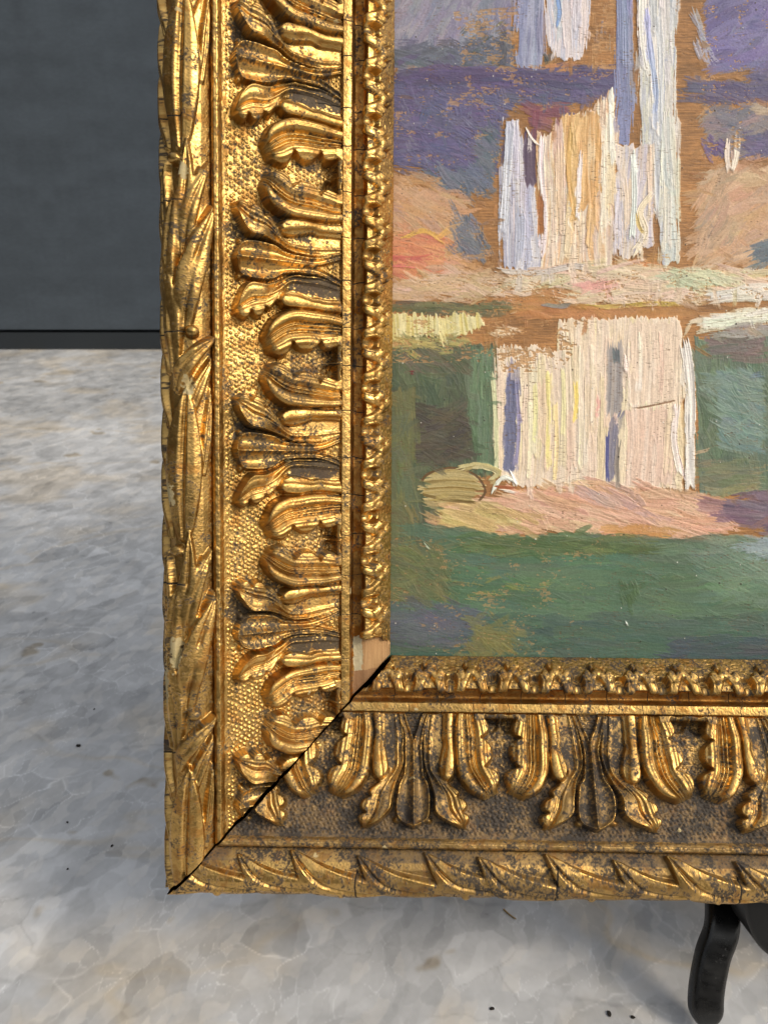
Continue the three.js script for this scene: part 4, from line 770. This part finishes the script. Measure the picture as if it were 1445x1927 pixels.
  fill(Bq([905, 440], [1090, 420], [1095, 740], [905, 740]), { cols: [[232, 206, 186], [224, 196, 178], [236, 214, 198]], w: 6, len: 120, ang: 91, jit: 4, h: 2.1, dry: 0.1, dx: 9, dy: 46, bend: 0.1 });
  line(Bq([930, 436], [1000, 424], [1090, 404]), 1.8, [150, 116, 92], { h: 0.1, dry: 0.3 });
  line(Bq([1130, 180], [1150, 330], [1150, 560], [1150, 750]), 11, [240, 236, 232], { h: 3.2, dry: 0.05, c2: [226, 220, 214] }); line(Bq([1100, 430], [1090, 560], [1120, 700]), 7, [242, 236, 224], { h: 2.8 });
  line(Bq([400, 300], [412, 480], [415, 680]), 5, [214, 210, 170], { h: 1.8 });
  for (const [x, y0, y1, c] of [[610, 300, 640, [238, 226, 150]], [640, 420, 700, [236, 222, 160]], [668, 290, 560, [240, 232, 180]], [716, 340, 480, [238, 220, 120]], [735, 400, 680, [240, 234, 196]], [560, 330, 560, [236, 226, 168]], [690, 500, 720, [234, 204, 186]], [540, 420, 700, [240, 234, 204]], [780, 200, 520, [240, 224, 206]], [800, 380, 460, [230, 176, 164]], [960, 150, 390, [242, 232, 220]], [1040, 150, 400, [226, 198, 180]]]) line(Bq([x, y0], [x + 4, (y0 + y1) / 2], [x - 3, y1]), 4.5, c, { h: 2, dry: 0.22, a: 0.85 });
  // blue and grey slots
  line(Bq([478, 250], [480, 310], [472, 380]), 14, [166, 158, 168], { h: 0.9, dry: 0.1 }); line(Bq([476, 300], [468, 480], [462, 690]), 13, [112, 116, 152], { h: 0.8, c2: [96, 102, 138], edge: 0.5, dry: 0.12, a: 0.9 }); line(Bq([490, 330], [500, 500], [490, 650]), 4, [150, 152, 182], { h: 1.6 });
  line(Bq([866, 190], [866, 330], [860, 470]), 17, [152, 148, 152], { h: 1.0, c2: [172, 162, 156], dry: 0.06 }); line(Bq([868, 205], [872, 260]), 8, [104, 102, 110], { h: 0.8 });
  line(Bq([884, 450], [858, 540], [856, 720]), 12, [116, 118, 146], { h: 0.8, c2: [140, 134, 146], edge: 0.5, dry: 0.14, a: 0.88 }); line(Bq([838, 520], [836, 620], [838, 720]), 4, [78, 86, 134], { h: 1.0 }); line(Bq([880, 560], [872, 650], [878, 730]), 5, [150, 140, 136], { h: 1.4 });
  line(Bq([905, 230], [912, 300]), 5, [240, 234, 226], { h: 2.6 });
  // --- pink ground and the little oval form
  fill(Bq([180, 800], [480, 740], [700, 720], [1130, 755], [1290, 800], [1330, 900], [1300, 950], [900, 950], [700, 920], [200, 930]), { cols: [[214, 172, 146], [206, 160, 138], [222, 186, 160], [202, 158, 126], [212, 160, 142], [222, 190, 152]], w: 7, len: 80, ang: 14, jit: 14, h: 1.6, dry: 0.1, dx: 12, dy: 7 });
  fill(Bq([170, 800], [390, 780], [560, 880], [380, 925], [190, 910]), { cols: [[198, 172, 116], [208, 184, 130], [186, 158, 104]], w: 6, len: 56, ang: 18, jit: 12, h: 1.6, dry: 0.14 });
  fill(Bq([660, 720], [960, 770], [1000, 860], [720, 780]), { cols: [[190, 158, 152], [204, 168, 156], [178, 146, 142]], w: 6, len: 70, ang: 28, jit: 8, h: 1.7, dry: 0.2 });
  fill(Bq([800, 890], [1080, 900], [1080, 955], [860, 950]), { cols: [[198, 146, 92], [206, 158, 106]], w: 5, len: 60, ang: 3, jit: 5, h: 0.8, dry: 0.2 });
  fill(Bq([1150, 760], [1330, 770], [1340, 860], [1180, 840]), { cols: [[150, 112, 116], [170, 128, 126]], w: 6, len: 60, ang: 12, jit: 10, h: 1, dry: 0.25 });
  fill(Bq([1250, 790], [1445, 760], [XR, 760], [XR, 910], [1380, 915], [1260, 850]), { cols: [[104, 84, 104], [120, 92, 108], [90, 80, 100], [128, 112, 124]], w: 7, len: 60, ang: 6, jit: 12, h: 0.9, dry: 0.12 });
  for (let k = 0; k < 9; k++) { const y = 684 + k * 13, hw = 122 * Math.sqrt(1 - ((k - 4) / 5.2) ** 2); line(Bq([245 - hw, y + 6], [245, y - 8 + k], [245 + hw, y + 8]), 5.4, [[164, 142, 84], [150, 126, 70], [176, 154, 96], [136, 116, 66]][k % 4], { h: 1.3, dry: 0.08, c2: [184, 168, 120] }); }
  line(Bq([118, 740], [150, 690], [240, 664], [330, 690], [372, 750], [350, 790]), 2.6, [104, 78, 40], { h: 0.5, dry: 0.12 }); line(Bq([140, 770], [230, 790], [340, 800]), 3, [122, 104, 60], { h: 1.0 });
  line(Bq([270, 668], [350, 655], [420, 680], [400, 710]), 7, [176, 160, 100], { h: 2.2, c2: [206, 196, 150] }); line(Bq([395, 770], [420, 720], [450, 700], [492, 720]), 4.5, [240, 238, 232], { h: 3.4 }); line(Bq([470, 675], [485, 710], [495, 735]), 3, [244, 242, 238], { h: 3.2 }); line(Bq([420, 748], [470, 756], [510, 770]), 3, [238, 226, 214], { h: 2.4 }); line(Bq([410, 738], [450, 740], [490, 746]), 3.4, [160, 92, 54], { h: 0.6 });
  // --- grass
  fill(Bq([20, 940], [200, 925], [700, 925], [950, 960], [XR, 955], [XR, 1420], [20, 1420]), { cols: [[84, 112, 84], [76, 104, 80], [94, 122, 90], [90, 112, 94], [82, 108, 92]], w: 10, len: 120, ang: 4, jit: 10, h: 0.35, dry: 0.05, dx: 14, dy: 8 });
  fill(Bq([240, 930], [1040, 940], [1000, 1010], [300, 1010]), { cols: [[86, 104, 66], [104, 118, 78], [72, 96, 62]], w: 6, len: 90, ang: 3, jit: 8, h: 0.9, dry: 0.2 });
  fill(Bq([20, 940], [220, 950], [260, 1200], [20, 1220]), { cols: [[104, 110, 72], [92, 104, 72], [116, 114, 76], [84, 96, 70]], w: 7, len: 54, ang: 30, jit: 40, h: 0.7, dry: 0.25 });
  fill(Bq([100, 1080], [700, 1090], [640, 1180], [120, 1190]), { cols: [[124, 128, 78], [106, 120, 74], [136, 132, 84]], w: 5, len: 60, ang: 6, jit: 14, h: 0.8, dry: 0.48, dx: 22, dy: 10 });
  fill(Bq([1100, 940], [XR, 935], [XR, 1240], [1240, 1200]), { cols: [[116, 140, 116], [104, 130, 108], [128, 148, 128], [98, 122, 108]], w: 9, len: 70, ang: 10, jit: 24, h: 0.6, dry: 0.2, soft: 80, a: 0.75 });
  fill(Bq([1340, 935], [1600, 930], [1600, 1030], [1340, 1020]), { soft: 30, cols: [[150, 162, 166], [136, 150, 152]], w: 7, len: 50, ang: 4, jit: 10, h: 0.9, dry: 0.2 });
  fill(Bq([20, 1240], [XR, 1240], [XR, 1440], [20, 1440]), { cols: [[78, 102, 88], [72, 98, 90], [86, 106, 92], [70, 92, 82]], w: 9, len: 100, ang: 3, jit: 8, h: 0.6, dry: 0.18, dx: 20, dy: 8 });
  fill(Bq([20, 1180], [420, 1200], [380, 1360], [20, 1370]), { soft: 46, a: 0.8, cols: [[92, 96, 108], [84, 90, 102], [100, 104, 112]], w: 7, len: 60, ang: 6, jit: 14, h: 0.7, dry: 0.2 });
  fill(Bq([290, 1260], [520, 1270], [520, 1440], [280, 1440]), { soft: 44, a: 0.85, cols: [[134, 128, 76], [122, 118, 72], [110, 112, 72]], w: 7, len: 34, ang: 20, jit: 40, h: 0.6, dry: 0.2 });
  fill(Bq([880, 1100], [960, 1090], [960, 1210], [890, 1210]), { cols: [[66, 92, 66], [80, 104, 72]], w: 5, len: 30, ang: 70, jit: 15, h: 1.2, dry: 0.2 });
  fill(Bq([1060, 1330], [XR, 1310], [XR, 1420], [1060, 1420]), { cols: [[74, 88, 92], [66, 82, 88]], w: 7, len: 80, ang: -3, jit: 6, h: 0.7, dry: 0.25 });
  line(Bq([905, 1262], [915, 1284]), 2.2, [214, 214, 204], { h: 2.6, dry: 0 }); line(Bq([136, 960], [160, 985]), 2, [196, 200, 190], { h: 2.2, dry: 0 }); line(Bq([742, 1186], [748, 1194]), 4, [48, 44, 36], { h: 1.5, dry: 0 });
  // wet edges dragged into one another: short strokes that carry the colour they start on
  for (let k = 0; k < 900; k++) {
    const x = 735 + 740 * rnd(), y = 1250 * rnd(), p = board(x, y), i = clamp(Math.round((p[0] - BX0) * TN / TW2), 0, TN - 1), j = clamp(Math.round((p[1] - BY0) * TM / BH), 0, TM - 1), q = (j * TN + i) * 3, c = [pc[q], pc[q + 1], pc[q + 2]];
    const pale = c[0] + c[1] + c[2] > 560, col2 = (x > 915 && x < 1300 && y > 580 && y < 905) || (x > 930 && x < 1290 && y < 500), an = rad(pale || col2 ? 90 + (col2 ? 16 : 50) * (rnd() - 0.5) : (rnd() - 0.5) * 70), l = 14 + 26 * rnd();
    line([[x, y], [x + Math.cos(an) * l * 0.5 + 3 * (rnd() - 0.5), y + Math.sin(an) * l * 0.5], [x + Math.cos(an) * l, y + Math.sin(an) * l]], 3 + 4 * rnd(), c, { c2: c.map((v) => v + 8 * (rnd() - 0.5)), h: pale ? 1.5 : 0.8, dry: 0.3, a: 0.7, edge: 0.6 });
  }
  // bare board glinting through thinly painted passages
  const bare = (poly, th, am) => {
    const pb = poly.map((p) => board(...p)), xsB = pb.map((p) => p[0]), ysB = pb.map((p) => p[1]), sx = TN / TW2, sy = TM / BH;
    for (let j = Math.max(0, Math.floor((Math.min(...ysB) - BY0) * sy)); j <= Math.min(TM - 1, (Math.max(...ysB) - BY0) * sy); j++) for (let i = Math.max(0, Math.floor((Math.min(...xsB) - BX0) * sx)); i <= Math.min(TN - 1, (Math.max(...xsB) - BX0) * sx); i++) {
      const x = BX0 + i / sx, y = BY0 + j / sy; if (!inside([x, y], pb)) continue;
      const m = ss(th, th + 0.05, 0.5 * fbm(x / 26, y / 20, 801, 3) + 0.3 * vn(x / 7, y / 2.6, 803) + 0.2 * vn(x / 2.4, y / 2, 805)) * am; if (m < 0.02) continue;
      const k = j * TN + i, g = 0.85 + 0.3 * vn(x / 12, y / 1.6, 807); pc[k * 3] = mix(pc[k * 3], 184 * g, m); pc[k * 3 + 1] = mix(pc[k * 3 + 1], 140 * g, m); pc[k * 3 + 2] = mix(pc[k * 3 + 2], 94 * g, m); ph[k] *= 1 - 0.7 * m;
    }
  };
  bare(A([30, 270], [860, 260], [700, 380], [450, 430], [430, 640], [330, 780], [30, 640]), 0.63, 0.6);
  bare(A([250, 40], [500, 20], [500, 260], [280, 260]), 0.54, 0.65);
  bare(A([780, -200], [870, -200], [870, 250], [780, 250]), 0.5, 0.85);
  bare(A([1190, -200], [1900, -200], [1900, 600], [1190, 580]), 0.63, 0.8);
  bare(A([30, 650], [430, 760], [400, 1060], [30, 1060]), 0.61, 0.6);
  bare(A([400, 1000], [1900, 980], [1900, 1140], [400, 1140]), 0.62, 0.6);
  bare(Bq([30, 60], [420, 60], [420, 260], [30, 260]), 0.58, 0.7);
  bare(Bq([400, 100], [800, 90], [660, 290], [400, 300]), 0.56, 0.8);
  bare(Bq([30, 940], [900, 940], [700, 1400], [30, 1400]), 0.64, 0.5);
  // board grain, specks and tiny losses that run through the whole surface
  for (let j = 0; j < TM; j++) for (let i = 0; i < TN; i++) {
    const U = i / TN * TW2, V = j / TM * BH, k = j * TN + i;
    const tick = ss(0.80, 0.90, vn(U / 6, V / 0.9, 701)) * ss(0.45, 0.62, fbm(U / 40, V / 40, 703, 3)) * 0.55, n = 1 + 0.07 * (vn(U / 1.4, V / 1.4, 705) - 0.5) + 0.06 * (vn(U / 3, V / 3, 706) - 0.5);
    pc[k * 3] = mix(pc[k * 3] * n, 104, tick); pc[k * 3 + 1] = mix(pc[k * 3 + 1] * n, 78, tick); pc[k * 3 + 2] = mix(pc[k * 3 + 2] * n, 56, tick);
    ph[k] -= 0.5 * tick; ph[k] += 0.16 * (vn(U / 1.5, V / 1.5, 707) - 0.5) + 0.12 * (vn(U / 10, V / 1.2, 708) - 0.5);
  }
  const sp = []; for (let k = 0; k < 220; k++) sp.push([rnd() * TN, rnd() * TM, 0.7 + rnd() * 1.2, rnd()]);
  for (const [x, y, r, t] of sp) for (let j = Math.floor(y - r); j <= y + r; j++) for (let i = Math.floor(x - r); i <= x + r; i++) if (i >= 0 && j >= 0 && i < TN && j < TM) { const k = j * TN + i; const c = t > 0.6 ? [206, 204, 196] : [52, 46, 40]; for (let m = 0; m < 3; m++) pc[k * 3 + m] = mix(pc[k * 3 + m], c[m], 0.7); ph[k] += 0.5; }
  // maps
  const col = new Uint8Array(TN * TM * 4), bmp = new Uint8Array(TN * TM * 4), rgh = new Uint8Array(TN * TM * 4);
  for (let k = 0; k < TN * TM; k++) {
    col[k * 4] = clamp(pc[k * 3], 0, 255); col[k * 4 + 1] = clamp(pc[k * 3 + 1], 0, 255); col[k * 4 + 2] = clamp(pc[k * 3 + 2], 0, 255); col[k * 4 + 3] = 255;
    const b = clamp(ph[k] / 4.5) * 255; bmp[k * 4] = bmp[k * 4 + 1] = bmp[k * 4 + 2] = b; bmp[k * 4 + 3] = 255;
    rgh[k * 4 + 1] = clamp(0.58 - 0.05 * ph[k], 0.38, 0.7) * 255; rgh[k * 4 + 3] = 255;
  }
  const mat = new THREE.MeshPhysicalMaterial({ map: dataTex(TN, TM, col, true), bumpMap: dataTex(TN, TM, bmp), bumpScale: 2.8 * K, roughnessMap: dataTex(TN, TM, rgh), roughness: 1, metalness: 0 });
  // the board: relief front and plain sides and back
  const xs = steps(0, BW, [[760, 2.3], [BW, 16]]), ys = steps(0, BH, [[1250, 2.3], [BH, 16]]), nx = xs.length, ny = ys.length, P = [], T = [], I = [];
  const hAt = (U, V) => { let s = 0, n = 0; const ci = Math.round((U > TW2 ? Math.abs(2 * TW2 - U) : U) / TW2 * TN), cj = Math.round(V / BH * TM); for (let b = -2; b <= 2; b++) for (let a = -2; a <= 2; a++) { const i = clamp(ci + a, 0, TN - 1), j = clamp(cj + b, 0, TM - 1); s += ph[j * TN + i]; n++; } return s / n; };
  for (let j = 0; j < ny; j++) for (let i = 0; i < nx; i++) { P.push((BX0 + xs[i]) * K, (BY0 + ys[j]) * K, (-66 + clamp(hAt(xs[i], ys[j]) * 0.9, 0, 4)) * K); T.push(xs[i] / TW2, ys[j] / BH); }
  for (let j = 0; j < ny - 1; j++) for (let i = 0; i < nx - 1; i++) { const a = j * nx + i; I.push(a, a + 1, a + nx, a + 1, a + nx + 1, a + nx); }
  const g = new THREE.BufferGeometry(); g.setAttribute('position', new THREE.Float32BufferAttribute(P, 3)); g.setAttribute('uv', new THREE.Float32BufferAttribute(T, 2)); g.setIndex(I); g.computeVertexNormals();
  const art = new THREE.Group(); art.name = 'oil_painting'; tag(art, 'loosely brushed oil painting of pale columns and a pedestal above green grass', 'painting');
  const face = new THREE.Mesh(g, mat); face.name = 'paint_layer'; art.add(face);
  const bb = new THREE.Mesh(new THREE.BoxGeometry(BW * K, BH * K, 20 * K), new THREE.MeshStandardMaterial({ color: 0x8a6238, roughness: 0.8 })); bb.name = 'panel'; bb.position.set((BX0 + BW / 2) * K, (BY0 + BH / 2) * K, -77 * K); art.add(bb);
  place(art);
}

// ================================================================ display easel
{
  const g = new THREE.Group(); g.name = 'display_easel'; tag(g, 'small black wooden display easel holding up the gilded frame', 'easel');
  const N = 256, d = new Uint8Array(N * N * 4), rg = new Uint8Array(N * N * 4);
  for (let j = 0; j < N; j++) for (let i = 0; i < N; i++) { const k = (j * N + i) * 4, s = ss(0.86, 0.95, vn(i / 1.6, j / 1.6, 4)) * ss(0.5, 0.7, fbm(i / 20, j / 20, 6, 3)), v = 15 + 8 * (fbm(i / 8, j / 8, 3, 3) - 0.5) + 60 * s; d[k] = v; d[k + 1] = v; d[k + 2] = v * 1.02; d[k + 3] = 255; rg[k + 1] = 255 * (0.18 + 0.25 * fbm(i / 14, j / 14, 9, 3) + 0.3 * s); rg[k + 3] = 255; }
  const m = new THREE.MeshPhysicalMaterial({ map: dataTex(N, N, d, true), roughnessMap: dataTex(N, N, rg), roughness: 1, metalness: 0, ior: 1.5 });
  // a bar of bevelled section swept along points (frame units, then world)
  const toW = (p) => new THREE.Vector3(p[0] * K, p[1] * K, p[2] * K).applyMatrix4(frameAt);
  const invF = frameAt.clone().invert(), fromW = (v) => { const q = v.clone().applyMatrix4(invF); return [q.x / K, q.y / K, q.z / K]; };
  function bar(name, pts, wid, thick, n = 36) {  // pts: world positions; section lies across the path; x of the section along world x
    const P = [], T = [], I = [], sec = [];
    for (let a = 0; a < 24; a++) { const th = a / 24 * 2 * Math.PI, c = Math.cos(th), s = Math.sin(th), e = 0.42; sec.push([Math.sign(c) * Math.pow(Math.abs(c), e), Math.sign(s) * Math.pow(Math.abs(s), e)]); }
    const curve = new THREE.CatmullRomCurve3(pts), X = new THREE.Vector3(1, 0, 0), up = new THREE.Vector3(), side = new THREE.Vector3();
    for (let i = 0; i <= n; i++) {
      const t = i / n, c = curve.getPoint(t), tan = curve.getTangent(t); up.crossVectors(tan, X).normalize(); side.crossVectors(up, tan).normalize();
      const e = Math.sqrt(clamp(1 - Math.pow(1 - clamp(t / 0.1), 2))) * Math.sqrt(clamp(1 - Math.pow(1 - clamp((1 - t) / 0.05), 2))), w = wid(t) * Math.max(0.02, e), h = thick(t) * Math.max(0.02, e);
      for (let a = 0; a < 24; a++) { const q = c.clone().addScaledVector(side, sec[a][0] * w).addScaledVector(up, sec[a][1] * h); P.push(q.x, q.y, q.z); T.push(a / 24, t * 3); }
    }
    for (let i = 0; i < n; i++) for (let a = 0; a < 24; a++) { const b = (a + 1) % 24, k = i * 24; I.push(k + a, k + 24 + a, k + b, k + b, k + 24 + a, k + 24 + b); }
    const ge = new THREE.BufferGeometry(); ge.setAttribute('position', new THREE.Float32BufferAttribute(P, 3)); ge.setAttribute('uv', new THREE.Float32BufferAttribute(T, 2)); ge.setIndex(I); ge.computeVertexNormals();
    const o = new THREE.Mesh(ge, m); o.name = name; g.add(o); return o;
  }
  const CU = 1190;                          // middle of the easel along the frame
  for (const sd of [-1, 1]) {
    const u = (x) => CU + sd * (CU - x);
    const cx = toW([CU, 0, 0]).x, L = (x, y, z) => new THREE.Vector3(sd < 0 ? x : 2 * cx - x, y, z);
    bar('leg', [L(0.0978, 0.0036, -0.1722), L(0.0977, 0.0118, -0.1764), L(0.1002, 0.0215, -0.1821), L(0.1038, 0.029, -0.1872), toW([u(1046), 0, -140]), toW([u(1060), 300, -150]), toW([u(1120), 900, -150]), toW([u(1170), 1350, -150])], (t) => 31 * K, () => 19 * K, 90);
    // curved ledge that the lower rail rests on
    const prof2 = [[-140, 40], [-60, -28], [40, -34], [110, -30], [150, -40], [172, -8]];
    const c = u(1082), sh = new THREE.Shape(); const R = 62;
    sh.moveTo(-R, 0); sh.bezierCurveTo(-R + 2, -50, -34, -96, 0, -100); sh.bezierCurveTo(34, -96, R - 2, -50, R, 0); sh.lineTo(-R, 0);
    const lg = new THREE.ExtrudeGeometry(sh, { depth: 90, bevelEnabled: true, bevelThickness: 8, bevelSize: 7, bevelSegments: 4, curveSegments: 20 });
    lg.translate(c, -11, -10); lg.scale(K, K, K); lg.applyMatrix4(frameAt);
    const o = new THREE.Mesh(lg, m); o.name = 'ledge'; g.add(o);
    bar('bracket', [toW([c, -40, 0]), toW([c, -44, -70]), toW([c, -20, -140])], () => 22 * K, () => 14 * K, 20);
  }
  bar('cross_bar', [toW([1010, 20, -150]), toW([CU, 20, -150]), toW([2 * CU - 1010, 20, -150])].map((v) => v), () => 16 * K, () => 16 * K, 12);
  const hinge = toW([CU, 1300, -175]), back = hinge.clone(); back.z -= 0.16; back.y = 0.004;
  bar('back_leg', [back, back.clone().lerp(hinge, 0.5), hinge], () => 26 * K, () => 18 * K, 20);
  scene.add(lit(g));
}

// ================================================================ crumbs and a splinter on the stone
{
  const mDark = new THREE.MeshStandardMaterial({ color: 0x17120e, roughness: 0.9 }), mStraw = new THREE.MeshStandardMaterial({ color: 0x9a7f55, roughness: 0.8 });
  const spots = [[-0.1369, -0.3058, 0.9], [-0.1381, -0.3325, 0.5], [-0.1261, -0.2595, 0.5], [-0.1047, -0.2473, 0.55], [-0.0721, -0.2738, 0.35], [0.0338, -0.1804, 0.6], [0.0701, -0.1788, 0.8], [0.0773, -0.1776, 0.6], [-0.118, -0.236, 0.4]];
  spots.forEach(([x, z, r], i) => {
    const ge = new THREE.IcosahedronGeometry(0.0008 * r, 1), p = ge.attributes.position;
    for (let k = 0; k < p.count; k++) { const f = 0.7 + 0.7 * vn(p.getX(k) * 3000 + i * 9, p.getZ(k) * 3000 + p.getY(k) * 2000, 5); p.setXYZ(k, p.getX(k) * f * 1.5, p.getY(k) * 0.6, p.getZ(k) * f); }
    ge.computeVertexNormals();
    const o = new THREE.Mesh(ge, mDark); o.name = i ? 'crumb_' + String(i).padStart(3, '0') : 'crumb'; o.position.set(x, 0.0005 * r, z); o.rotation.y = i * 1.3;
    tag(o, 'tiny dark crumb lying on the grey stone table top', 'crumb', 'dark crumbs scattered on the table'); scene.add(lit(o));
  });
  const ge = new THREE.CylinderGeometry(0.00022, 0.0003, 0.0056, 7, 6), p = ge.attributes.position;
  for (let k = 0; k < p.count; k++) p.setX(k, p.getX(k) + 30 * p.getY(k) ** 2);
  const o = new THREE.Mesh(ge, mStraw); o.name = 'splinter'; o.rotation.set(Math.PI / 2, 0, -0.75); o.position.set(0.044, 0.0004, -0.2156);
  tag(o, 'thin tan splinter lying on the stone below the lower rail', 'splinter'); scene.add(lit(o));
}
renderer.render(scene, camera);
